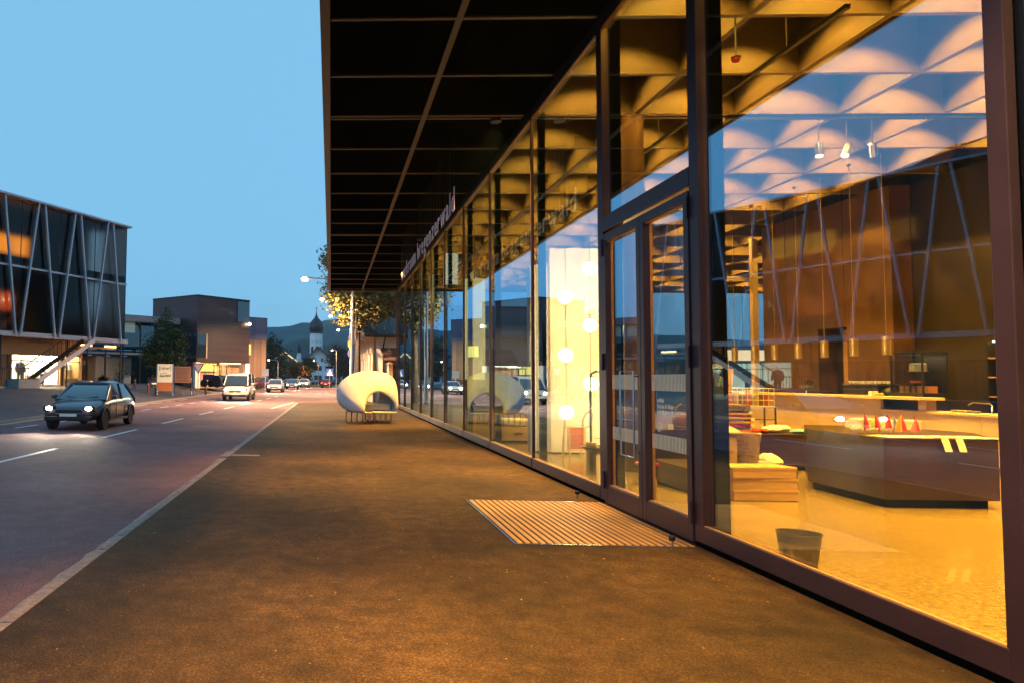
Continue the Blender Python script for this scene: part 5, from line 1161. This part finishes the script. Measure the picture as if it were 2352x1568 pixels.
# slatted house
s3 = empty('slatted_house', (-10.0, 95, .4), 0, 'tall timber slatted house with steep blue roof', 'building')
F3 = [(-12.6, 90.5), (-8.75, 93.5), (-12.3, 99.5), (-16.5, 96.5)]
MB().prism(F3, .2, 6.55).build('slatted_wall', M['slat_w'], s3, world=True)
b = MB(); F3o = [(x + (.08 if i in (1,) else -.05) * 0, y) for i, (x, y) in enumerate(F3)]
b.prism([(-12.66, 90.42), (-8.62, 93.5), (-12.3, 99.6), (-16.6, 96.5)], 6.56, 9.5); b.build('roof_storey', boards('blue_metal_roof', (.085, .10, .20), (.05, .06, .13), 'xy', .45, rough=.35), s3, world=True)
w = MB().loft([[(-11.75, 91.1, 4.5), (-10.6, 92.0, 4.5), (-10.65, 92.05, 4.5), (-11.8, 91.15, 4.5)], [(-11.75, 91.1, 5.9), (-10.6, 92.0, 5.9), (-10.65, 92.05, 5.9), (-11.8, 91.15, 5.9)]]).build('lit_window', glow('amber_window', (1, .62, .12), 2.0), s3, world=True)
for x, y in ((-11.8, 91.0), (-11.2, 91.48), (-10.6, 91.95)): MB().bar((x, y, 4.45), (x, y, 5.95), .08).build('window_bar', M['wood2'], w, world=True)
for f in (.25, .6, .85):
    x, y = -12.6 + 3.85 * f, 90.5 + 3.0 * f; MB().box(x - .4, x + .4, y - .08, y - .02, .3, 1.6).build('lit_door', glow('amber_door', (1, .56, .10), 1.6), s3, world=True)
# church
ch = empty('village_church', (-8, 370, 0), R(8), 'white village church with dark onion dome', 'church')
M['dome'] = mat('dark_copper_dome', (.018, .018, .05), .4, metal=.3); M['whitewall'] = mat('church_plaster', (.84, .84, .84), .8, var=.04)
def CH(b, nm, m, **k): return b.build(nm, m, ch, **k)
CH(MB().prism([(3.3 * math.cos(math.pi / 8 + math.pi * k / 4) * (1.06), 3.3 * math.sin(math.pi / 8 + math.pi * k / 4) * 1.06) for k in range(8)], 11.5, 25.0), 'tower', M['whitewall'])
CH(MB().lathe([(3.75, 24.9), (3.8, 25.3), (3.2, 25.6), (3.9, 27.2), (4.0, 28.6), (3.5, 30.3), (2.3, 31.9), (1.2, 33.0), (.5, 34.4), (.2, 36), (.05, 36.5)], 20), 'onion_dome', M['dome'], smooth=True)
CH(MB().tube([(0, 0, 36.3), (0, 0, 39.2)], .12, 6), 'spire_rod', M['blackm']); CH(MB().box(-.7, .7, -.1, .1, 38.2, 38.45), 'cross_arm', M['blackm']); CH(MB().sphere((0, 0, 36.9), .4, 10, 6), 'spire_ball', M['brass'], smooth=True)
for a in (-R(90), -R(45), -R(135), 0):
    T = Matrix.Rotation(a + R(90), 4, 'Z'); b = MB(); b.add([tuple(T @ Vector(v)) for v in ((-.75, -3.32, 13.5), (.75, -3.32, 13.5), (.75, -3.32, 17.2), (.5, -3.32, 17.9), (0, -3.32, 18.2), (-.5, -3.32, 17.9), (-.75, -3.32, 17.2))], [tuple(range(7))]); CH(b, 'belfry_window', M['blackm'])
    b = MB(); b.tube([tuple(T @ Vector((0, -3.3, 20.6))), tuple(T @ Vector((0, -3.45, 20.6)))], .8, 16); CH(b, 'clock_face', M['offw'])
b = MB(); b.add([(-8.5, -4, 9), (9, -4, 9), (9, 10, 9), (-8.5, 10, 9), (-8, 3, 15.5), (9, 3, 15.5)], [(0, 1, 5, 4), (1, 2, 5), (2, 3, 4, 5), (3, 0, 4), (3, 2, 1, 0)]); CH(b, 'nave_roof', mat('church_slate', (.05, .05, .09), .5)); CH(MB().box(-8, 8.6, -3.4, 9.4, 0, 9), 'nave_wall', M['whitewall'])
CH(MB().prism([(-4.2, -4.2), (4.2, -4.2), (4.2, 4.2), (-4.2, 4.2)], 9, 12.2), 'tower_base', M['dome'])
b = MB(); b.loft([[(-9.4 - 2.6, -4.2, 9), (-9.4 + 2.6, -4.2, 9), (-9.4 + 2.6, -3.6, 9), (-9.4 - 2.6, -3.6, 9)], [(-9.4 - 1.6, -4.2, 11.4), (-9.4 + 1.2, -4.2, 11.4), (-9.4 + 1.2, -3.6, 11.4), (-9.4 - 1.6, -3.6, 11.4)], [(-9.4 - .9, -4.2, 14.5), (-9.4 + .9, -4.2, 14.5), (-9.4 + .9, -3.6, 14.5), (-9.4 - .9, -3.6, 14.5)]]); CH(b, 'stepped_gable', M['whitewall'])
CH(MB().lathe([(1.0, 14.5), (1.0, 17.0), (1.2, 17.2), (.7, 18.5), (.1, 19.6)], 10, (-9.4, -3.9, 0)), 'bell_turret', M['dome'], smooth=True)
# village houses
def house(name, x, y, w, d, eave, rz_, label, wall, roof, cols=3, rows=2, lit=(), gable_front=True, sh_c=(.04, .05, .12), stripe=False):
    t = empty(name, (x, y, 0), 0, label, 'building')
    MB().box(-w / 2, w / 2, 0, d, 0, eave).build('wall', wall, t)
    b = MB(); b.add([(-w / 2, 0, eave), (w / 2, 0, eave), (0, 0, rz_ - .25), (-w / 2, .1, eave), (w / 2, .1, eave), (0, .1, rz_ - .25)], [(0, 1, 2), (5, 4, 3), (0, 2, 5, 3), (1, 4, 5, 2), (0, 3, 4, 1)]); b.build('gable', wall, t)
    for sx in (-1, 1):
        b = MB(); e = (sx * (w / 2 + .9), eave - (rz_ - eave) * .9 / (w / 2)); b.loft([[(0, -1.1, rz_), (e[0], -1.1, e[1]), (e[0], -1.1, e[1] - .22), (0, -1.1, rz_ - .25)], [(0, d + .5, rz_), (e[0], d + .5, e[1]), (e[0], d + .5, e[1] - .22), (0, d + .5, rz_ - .25)]]); b.build('roof', roof, t)
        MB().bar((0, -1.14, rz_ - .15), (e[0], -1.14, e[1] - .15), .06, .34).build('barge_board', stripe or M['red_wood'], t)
    for r in range(rows):
        for c in range(cols):
            wx = -w / 2 + w * (c + .5) / cols; z = 1.0 + r * (eave - .6) / rows
            q = MB().box(wx - .45, wx + .45, -.04, .02, z, z + 1.25).build('window', glow('far_lit', (1, .7, .25), 1.3) if (r, c) in lit else M['carglass'], t)
            for sx in (-1, 1): MB().box(wx + sx * .72 - .24, wx + sx * .72 + .24, -.07, -.0, z, z + 1.25).build('shutter', mat('shutter_%d' % int(sh_c[2] * 100), sh_c, .6), q)
    for sx in (-.12, .12): MB().box(w * sx - .35, w * sx + .35, -.04, .02, eave + .2, eave + 1.2).build('gable_window', M['carglass'], t)
    return t
house('white_inn', -3.4, 185, 8.6, 12, 5.6, 9.9, 'white gabled inn with dark shutters in the village centre', M['whitewall'], mat('far_roof', (.06, .055, .06), .6), 3, 2)
house('glow_edged_house', -12.6, 190, 10.5, 12, 4.6, 8.6, 'dark gabled house with a self-glowing gable edge imitating lamplight, left of the russet tree', mat('dim_plaster', (.35, .27, .2), .8), mat('far_roof', (.06, .055, .06), .6), 3, 1, ((0, 0), (0, 2)), stripe=glow('barge_lamplight_glow', (1, .72, .35), 1.3))  # barge boards emit on their own, standing in for lamplight on the gable edge
house('pale_house', 7.2, 190, 9, 10, 5.2, 7.4, 'pale house behind the flagpoles', M['whitewall'], mat('far_roof', (.06, .055, .06), .6), 3, 2)
house('roadside_shed', -13.5, 160, 9, 7, 2.6, 3.0, 'low white building beside the orange bent arm lamp', M['whitewall'], mat('far_roof', (.06, .055, .06), .6), 3, 1)

# ================================================================ STREET FURNITURE
# pylon sign
t = empty('pylon_sign', (-12.05, 50.3, .22), R(-6), 'orange and white pylon sign lettered rainer', 'sign')
M['sign_o'] = mat('orange_panel', (.62, .20, .06), .4, var=.05)
M['sign_c'] = mat('cream_panel', (.74, .66, .48), .35, var=.03, emit=(1, .78, .45), es=.25)
MB().box(-.62, .62, -.06, .06, .30, .92).build('lower_panel', M['sign_o'], t); MB().box(-.62, .62, -.06, .06, .921, 2.25).build('upper_panel', M['sign_c'], t)
for x in (-.60, .60): MB().box(x - .03, x + .03, -.07, .07, 0, 2.27).build('leg', M['chrome'], t)
FR = Matrix(((1, 0, 0, 0), (0, 0, -1, 0), (0, 1, 0, 0), (0, 0, 0, 1)))
vs, fs = text_data('[rainer]', .30, 0, .003); xw = max(v[0] for v in vs)
b = MB(); b.add([tuple(Matrix.Translation((0, -.064, 1.86)) @ FR @ Vector((v[0] - xw / 2, v[1], v[2]))) for v in vs], fs); b.build('lettering', M['blackm'], t)
vs, fs = text_data('hannfeld', .26, 0, .006); xw = max(v[0] for v in vs)
b = MB(); b.add([tuple(Matrix.Translation((0, -.064, 1.30)) @ FR @ Vector(((v[0] - xw / 2 + v[1] * .25) * .95, v[1] + v[0] * .06, v[2]))) for v in vs], fs); b.bar((-.38, -.064, 1.52), (.12, -.064, 1.60), .004, .02); b.build('script_lettering', M['blackm'], t)
# information board
t = empty('information_board', (-11.3, 53.3, .15), R(-4), 'brown printed information board on two posts behind the pylon', 'sign')
MB().box(-.75, .55, -.03, .03, .95, 2.2).build('board', mat('rose_board', (.42, .22, .15), .6), t)
for x in (-.78, .58): MB().box(x - .03, x + .03, -.04, .04, 0, 2.3).build('post', M['blackm'], t)
for k in range(11): MB().box(-.65, .45 - .1 * (k % 3), -.034, -.031, 1.05 + .10 * k, 1.08 + .10 * k).build('text_line', mat('text_brown', (.12, .05, .03), .6), t)
# give way sign seen from the road
t = empty('give_way_sign', (-10.95, 57.2, .05), 0, 'inverted triangle give way sign on a thin post', 'sign')
MB().tube([(0, 0, 0), (0, 0, 2.6)], .035, 8).build('post', M['galv'], t, smooth=True)
b = MB(); b.loft([[(-.5, -.05, 2.6), (.5, -.05, 2.6), (0, -.05, 1.72)], [(-.5, -.03, 2.6), (.5, -.03, 2.6), (0, -.03, 1.72)]]); b.build('red_border', mat('sign_red', (.45, .05, .04), .5), t); b = MB(); b.loft([[(-.36, -.06, 2.52), (.36, -.06, 2.52), (0, -.06, 1.89)], [(-.36, -.051, 2.52), (.36, -.051, 2.52), (0, -.051, 1.89)]]); b.build('white_face', M['white'], t)
# pedestrian crossing sign
t = empty('crossing_sign', (-.13, 75.5, -.05), 0, 'square blue pedestrian crossing sign with white triangle', 'sign')
MB().tube([(0, 0, 0), (0, 0, 2.6)], .035, 8).build('post', M['galv'], t, smooth=True); MB().box(-.38, .38, -.06, -.04, 1.85, 2.65).build('panel', mat('sign_blue', (.03, .07, .35), .4), t)
b = MB(); b.add([(-.32, -.063, 1.93), (.32, -.063, 1.93), (0, -.063, 2.58)], [(0, 1, 2)]); b.build('triangle', M['white'], t)
b = MB(); b.sphere((0, -.07, 2.31), .04, 8, 6); b.tube([(0, -.068, 2.27), (0, -.068, 2.12)], .035, 6); b.tube([(0, -.068, 2.14), (-.09, -.068, 1.97)], .022, 6); b.tube([(0, -.068, 2.14), (.08, -.068, 1.97)], .022, 6); b.build('walking_figure', M['blackm'], t)
# blank white sign
t = empty('square_sign', (-8.3, 88, 0), 0, 'plain white square sign on a post beside the parked red car', 'sign')
MB().tube([(0, 0, 0), (0, 0, 2.6)], .04, 8).build('post', M['white'], t, smooth=True); MB().box(-.42, .42, -.06, -.04, 1.75, 2.65).build('panel', M['white'], t)
# bollards, hoop, planters, benches on the forecourt
for k, (x, y) in enumerate(((-15.6, 55), (-13.9, 52.6), (-12.9, 51.0), (-10.9, 60.5))):
    t = empty('bollard', (x, y, fz(x) - .02), 0, 'wooden bollard on the forecourt, %s from the left' % ('first', 'second', 'third, capped by a pale lamp disc', 'fourth')[k], 'bollard', 'forecourt bollards')
    MB().lathe([(.09, 0), (.09, .75), (.07, .78)], 12).build('post', M['red_wood'], t, smooth=True); MB().lathe([(.095, .6), (.095, .66)], 12).build('band', M['galv'], t)
    if k == 2: MB().lathe([(.30, .86), (.32, .89), (.28, .95)], 16).build('lamp_disc', glow('lamp_disc', (1, .72, .25), 1.5), t, smooth=True); MB().lathe([(.04, .78), (.04, .86)], 8).build('neck', M['blackm'], t)
t = empty('hoop_barrier', (-15.9, 53.8, fz(-15.9)), R(20), 'light steel hoop barrier left of the bollards', 'barrier')
MB().tube([(-.24, 0, 0), (-.24, 0, .85), (-.2, 0, .9), (.2, 0, .9), (.24, 0, .85), (.24, 0, 0)], .03, 8).build('hoop', M['galv'], t, smooth=True); MB().box(-.2, .2, -.01, .01, .35, .8).build('plate', M['galv'], t)
def planter(x, y, r, hb, m, label, seed):
    t = empty('planter', (x, y, fz(x) - .02), 0, label, 'planter', 'forecourt planters'); MB().lathe([(r * .8, 0), (r, .5), (r * .92, .5), (r * .85, .42)], 18).build('tub', M['conc'], t, smooth=True)
    rd = random.Random(seed); vs = []; fs = []
    for _ in range(420):
        p = Vector((rd.gauss(0, .42), rd.gauss(0, .42), abs(rd.gauss(0, .5)))) * r * 1.2; c = Vector((p.x, p.y, .45 + p.z * hb)); u = Vector((rd.uniform(-1, 1), rd.uniform(-1, 1), rd.uniform(-1, 1))).normalized(); w = u.cross(Vector((rd.uniform(-1, 1), rd.uniform(-1, 1), 1))).normalized(); i = len(vs)
        vs += [tuple(c - u * .08), tuple(c + w * .04), tuple(c + u * .08), tuple(c - w * .04)]; fs.append((i, i + 1, i + 2, i + 3))
    b = MB(); b.v = vs; b.f = fs; b.build('foliage', m, t)
planter(-18.6, 61.5, .75, 1.5, M['leaf_g'], 'round tub with a large grey green bush before the glass pavilion', 31); planter(-16.4, 64, .5, .6, M['leaf_o'], 'small round tub with low reddish flowers', 32)
planter(-9.6, 68.6, .5, .6, M['leaf_o'], 'round tub with red flowers at the foot of the white pier', 33); planter(-8.6, 70.5, .7, 1.4, M['leaf_g'], 'tub with a tall leafy bush beside the timber cube house', 34)
for k, (x, y) in enumerate(((-14.9, 60), (-11.9, 58.5))):
    t = empty('park_bench', (x, y, fz(x) - .02), R(5), 'low wooden bench on the forecourt, %s' % ('left of the pylon', 'behind the information board')[k], 'bench', 'forecourt benches')
    for q in range(3): MB().box(-.8, .8, -.2 + .14 * q, -.08 + .14 * q, .42, .47).build('seat_plank', M['wood'], t)
    for x_ in (-.6, .6): MB().box(x_ - .12, x_ + .12, -.16, .16, 0, .419).build('support', M['conc'], t)
for k in range(5):
    t = empty('marker_post', (1.9 + .55 * (k % 3) + .5 * (k // 3), 112 + 3 * k, 0), 0, 'slim white and orange marker post on the grass, %s from the left' % ('first', 'second', 'third', 'fourth', 'fifth')[k], 'marker post', 'verge marker posts')
    MB().box(-.06, .06, -.04, .04, 0, 1.1).build('post', M['white'], t); MB().box(-.062, .062, -.042, .042, .8, .95).build('reflector', mat('reflector', (.7, .2, .03), .4), t)

# ================================================================ VEHICLES
def car(loc, rz, paint, label, L=4.3, Wd=1.76, Ht=1.46, style='hatch', lights='front', beam=0, group='vehicles on the road', name='car', on=True):
    t = empty(name, loc, rz, label, 'van' if style == 'van' else 'car', group)      # local +y = forwards
    h = L / 2; w = Wd / 2
    if style == 'van': prof = [(-h, .35, 1.05, .92), (-h + .1, .3, 1.12, .98), (-h * .3, .28, 1.14, 1), (h * .45, .28, 1.14, 1), (h * .72, .3, 1.05, .98), (h - .08, .32, .92, .92), (h, .4, .75, .84)]
    else: prof = [(-h, .40, .82, .80), (-h + .08, .32, .95, .92), (-h * .7, .26, 1.0, .99), (-h * .2, .24, .98, 1), (h * .35, .24, .96, 1), (h * .62, .26, .88, .98), (h * .88, .3, .76, .92), (h, .38, .62, .80)]
    rings = []
    for y, z0, z1, f in prof:
        W_ = w * f; rings.append([(-W_ * .9, y, z0), (-W_, y, z0 + .16), (-W_ * 1.0, y, (z0 + z1) / 2 + .05), (-W_ * .93, y, z1), (-W_ * .5, y, z1 + .03), (W_ * .5, y, z1 + .03), (W_ * .93, y, z1), (W_ * 1.0, y, (z0 + z1) / 2 + .05), (W_, y, z0 + .16), (W_ * .9, y, z0)])
    o = MB().loft(rings).build('body', paint, t, smooth=True); o.modifiers.new('sub', 'SUBSURF').levels = 2; o.modifiers['sub'].render_levels = 2
    bl = 1.10 if style == 'van' else .93
    if style == 'van': cab = [(-h + .06, bl, .9, .9), (-h + .16, Ht - .1, .86, .84), (-h * .2, Ht - .03, .86, .84), (h * .30, Ht - .06, .86, .82), (h * .48, Ht - .18, .84, .8), (h * .80, bl - .02, .86, .86)]
    elif style == 'suv': cab = [(-h + .10, bl, .88, .88), (-h + .26, Ht - .10, .80, .76), (-h * .2, Ht, .80, .75), (h * .15, Ht - .04, .80, .75), (h * .52, bl, .86, .86)]
    else: cab = [(-h + .22, bl, .86, .86), (-h * .62, Ht - .10, .78, .72), (-h * .15, Ht, .78, .72), (h * .12, Ht - .05, .78, .72), (h * .52, bl - .01, .85, .85)]
    # glasshouse
    rg = []
    for y, z, fb, ft in cab: rg.append([(-w * .9, y if z > bl + .05 else y, bl - .06), (-w * ft, y, max(z, bl)), (w * ft, y, max(z, bl)), (w * .9, y, bl - .06)])
    MB().loft(rg).build('windows', M['carglass'], t, smooth=True)
    rr = [[(-w * ft * 1.01, y, z - .02), (-w * ft * .9, y, z + .035), (w * ft * .9, y, z + .035), (w * ft * 1.01, y, z - .02)] for y, z, fb, ft in cab[1:-1]]
    MB().loft(rr).build('roof', paint, t, smooth=True, bevel=.02)
    for s in (-1, 1):
        for a, c in ((cab[0], cab[1]), (cab[-1], cab[-2])): MB().bar((s * w * .885, a[0], bl - .03), (s * w * c[3] * 1.0, c[0], c[1]), .07, .06).build('pillar', paint, t)
        ym_ = (cab[1][0] + cab[-2][0]) / 2; MB().bar((s * w * .905, ym_, bl - .03), (s * w * .75 if style != 'van' else s * w * .85, ym_, Ht - .04), .08, .05).build('pillar', paint, t)
        MB().cbox((s * (w + .09), h * .38, bl + .06), (.16, .12, .13)).build('mirror', paint, t, bevel=.03)
        for yy in (-h * .62, h * .62):
            T = Matrix.Translation((s * (w - .10), yy, .31)) @ Matrix.Rotation(R(90), 4, 'Y'); b = MB().lathe([(.20, -.1), (.30, -.1), (.315, -.06), (.315, .06), (.30, .1), (.20, .1)], 20); b.v = [tuple(T @ Vector(v)) for v in b.v]; wt = b.build('wheel', M['tyre'], t, smooth=True)
            b = MB().lathe([(.02, -.095), (.2, -.085), (.2, .085), (.02, .095)], 16); b.v = [tuple(T @ Vector(v)) for v in b.v]; b.build('rim', M['chrome'], wt, smooth=True)
        fl = (1.0 if style == 'van' else .90); zf = .80 if style == 'van' else .68
        b = MB(); b.sphere((s * w * .68, h - .07, zf), .085, 12, 8, .75); b.v = [((x - s * w * .68) * 1.3 + s * w * .68, y, z) for x, y, z in b.v]; b.build('headlight', M['lens_w'] if on and lights == 'front' else M['chrome'], t, smooth=True)
        b = MB(); b.cbox((s * w * .76, -h + .05, .82), (.26, .10, .16)); b.build('tail_light', M['lens_r'] if on and lights == 'rear' else mat('red_lens', (.25, .01, .01), .2), t, bevel=.02)
        MB().cbox((s * w * .70, h - .13, zf), (.36, .16, .19)).build('lamp_housing', M['carglass'], t, bevel=.04)
        if beam and lights == 'front': lamp('headlight_beam', 'SPOT', (s * w * .68, h + .06, zf), beam, (1, .86, .62), t, .06, 75, .8, aim=(s * w * .75, h + 9, -.7))
        if beam and lights == 'rear': lamp('tail_glow', 'POINT', (s * w * .76, -h - .12, .82), beam, (1, .05, .02), t, .08)
    for s in (-1, 1):
        for yy in (-h * .62, h * .62):
            b = MB(); b.tube([(s * (w - .005), yy + .37 * math.cos(math.pi * q / 10), .31 + .37 * math.sin(math.pi * q / 10)) for q in range(11)], .035, 6); b.build('wheel_arch', M['blackm'], t, smooth=True)
        for yy in (-h * .28, h * .14, h * .44):
            MB().box(s * (w + .002) - .006, s * (w + .002) + .006, yy - .006, yy + .006, .36, .90).build('door_seam', M['blackm'], t)
        for yy in (-h * .20, h * .22): MB().cbox((s * (w + .012), yy, .80), (.03, .16, .03)).build('door_handle', paint, t, bevel=.008)
        MB().box(s * (w - .02) - .02, s * (w - .02) + .02, -h * .45, h * .45, .24, .32).build('side_skirt', M['blackm'], t)
        MB().cbox((s * w * .66, h - .02, .40), (.16, .05, .07)).build('fog_lamp', M['chrome'], t, bevel=.01)
        MB().bar((s * .1, h * .50, bl + .015), (s * .1 + .42 * s, h * .46, bl + .09), .012).build('wiper', M['blackm'], t)
    if style != 'van':
        for q in range(3): MB().cbox((0, h - .012 - .01 * q, .53 + .045 * q), (.78, .03, .012)).build('grille_bar', M['chrome'], t)
    MB().cbox((0, h - .01, .46), (.52, .03, .12)).build('number_plate', M['white'], t); MB().cbox((0, -h + .0, .66), (.52, .04, .12)).build('number_plate', M['white'], t)
    MB().cbox((0, h - .03, .58 if style != 'van' else .66), (.8, .05, .10)).build('grille', M['blackm'], t)
    for y in (h - .03, -h + .03): MB().cbox((0, y, .38), (Wd * .82, .10, .14)).build('bumper', M['blackm'], t, bevel=.03)
    return t
def paint(n, c, metal=.3): return mat(n, c, .28, metal=metal, var=.03, coat=.6)
car((-7.85, 22.8, RZ), R(180), paint('dark_violet_paint', (.05, .035, .05)), 'dark car with bright headlights close by at the left', 4.4, beam=550)
car((-6.65, 50.6, RZ), R(180), paint('van_white', (.62, .60, .58), 0), 'white van with glaring headlights in the oncoming lane', 4.8, 1.9, 1.95, 'van', beam=900, name='van')
car((-6.2, 78.3, RZ), R(180), paint('silver_paint', (.5, .5, .5)), 'silver car with headlights on behind the white van', 4.4, beam=900)
car((-5.4, 98.5, RZ), R(180), paint('grey_paint', (.25, .25, .27)), 'grey car half hidden behind the silver car', 4.4, beam=500)
car((-4.5, 118.5, RZ), R(176), paint('pearl_paint', (.6, .58, .55), .1), 'pearl white car, last of the oncoming line', 4.3, beam=500)
car((-.75, 120.2, RZ), R(-4), paint('dark_red_paint', (.12, .01, .012)), 'dark red car driving away with tail lights on', 4.2, 1.72, 1.5, 'suv', lights='rear', beam=25)
car((-9.4, 91.5, .1), R(150), paint('maroon_paint', (.14, .015, .03)), 'maroon car parked by the white square sign', 4.2, on=False, group='parked cars')
for k, (x, y, c, nm) in enumerate(((-1.9, 168, (.05, .06, .12), 'navy'), (1.2, 172, (.06, .10, .22), 'blue'), (4.2, 160, (.04, .04, .05), 'black'), (-9.2, 150, (.3, .03, .03), 'red'), (-6.0, 176, (.45, .45, .46), 'grey'))):
    car((x, y, -.1), R(90 + 10 * k), paint('parked_' + nm, c), 'far %s car parked in front of the village houses' % nm, 4.2, on=False, group='parked cars')
tr_ = empty('tractor', (-11.3, 68.6, .55), R(60), 'dark blue tractor parked beside the timber cube house', 'tractor')
bl_ = paint('tractor_blue', (.03, .05, .16)); MB().box(-.35, .35, .1, 1.5, .7, 1.25).build('bonnet', bl_, tr_, bevel=.06); MB().box(-.5, .5, -1.0, .1, .8, 1.2).build('rear_body', bl_, tr_, bevel=.05)
for x in (-.45, .45):
    for y in (-.9, 0): MB().bar((x, y, 1.2), (x * .9, y, 2.1), .06).build('cab_post', M['blackm'], tr_)
MB().box(-.5, .5, -1.0, .1, 2.1, 2.18).build('cab_roof', bl_, tr_, bevel=.03)
for x, y, r in ((-.65, -.6, .6), (.65, -.6, .6), (-.55, 1.15, .38), (.55, 1.15, .38)):
    T = Matrix.Translation((x, y, r)) @ Matrix.Rotation(R(90), 4, 'Y'); b = MB().lathe([(r * .55, -.16), (r * .92, -.17), (r, -.12), (r, .12), (r * .92, .17), (r * .55, .16)], 20); b.v = [tuple(T @ Vector(v)) for v in b.v]; wt = b.build('wheel', M['tyre'], tr_, smooth=True)
    b = MB().lathe([(.02, -.1), (r * .55, -.12), (r * .55, .12), (.02, .1)], 14); b.v = [tuple(T @ Vector(v)) for v in b.v]; b.build('rim', M['chrome'], wt, smooth=True)

# fallen leaf scraps and grit on the pavement: nobody could count them
lr = random.Random(17); b = MB()
for _ in range(420):
    y = 3.2 + 27 * lr.random() ** 1.3; x = lr.uniform(-1.9, 3.5)
    if 1.75 < x and 6.9 < y < 9.5: continue
    a = lr.uniform(0, 6.28); q = lr.uniform(.006, .018); c, s__ = math.cos(a) * q, math.sin(a) * q
    b.quad((x - c, y - s__, .004), (x + s__ * .5, y - c * .5, .005 + q * .3), (x + c, y + s__, .004), (x - s__ * .5, y + c * .5, .004 + q * .5))
o = b.build('leaf_litter', mat('dry_leaf', (.34, .24, .12), .8, var=.3, island=.5), kind='stuff'); tag(o, 'scraps of dry leaf and grit scattered over the pavement', 'leaf litter')

# ================================================================ HAZE
hz = MB(); hz.box(-3600, 3600, -700, 2800, -4, 262)
hm = bpy.data.materials.new('valley_haze'); hm.use_nodes = True; hm.node_tree.nodes.clear()
ho = hm.node_tree.nodes.new('ShaderNodeOutputMaterial'); hv = hm.node_tree.nodes.new('ShaderNodeVolumePrincipled')
hv.inputs['Color'].default_value = (.38, .70, 1, 1); hv.inputs['Density'].default_value = 1.1e-4; hv.inputs['Anisotropy'].default_value = 0.
hm.node_tree.links.new(hv.outputs[0], ho.inputs['Volume'])
hzo = hz.build('haze', hm, kind='stuff'); tag(hzo, 'thin blue evening haze over the valley', 'haze')
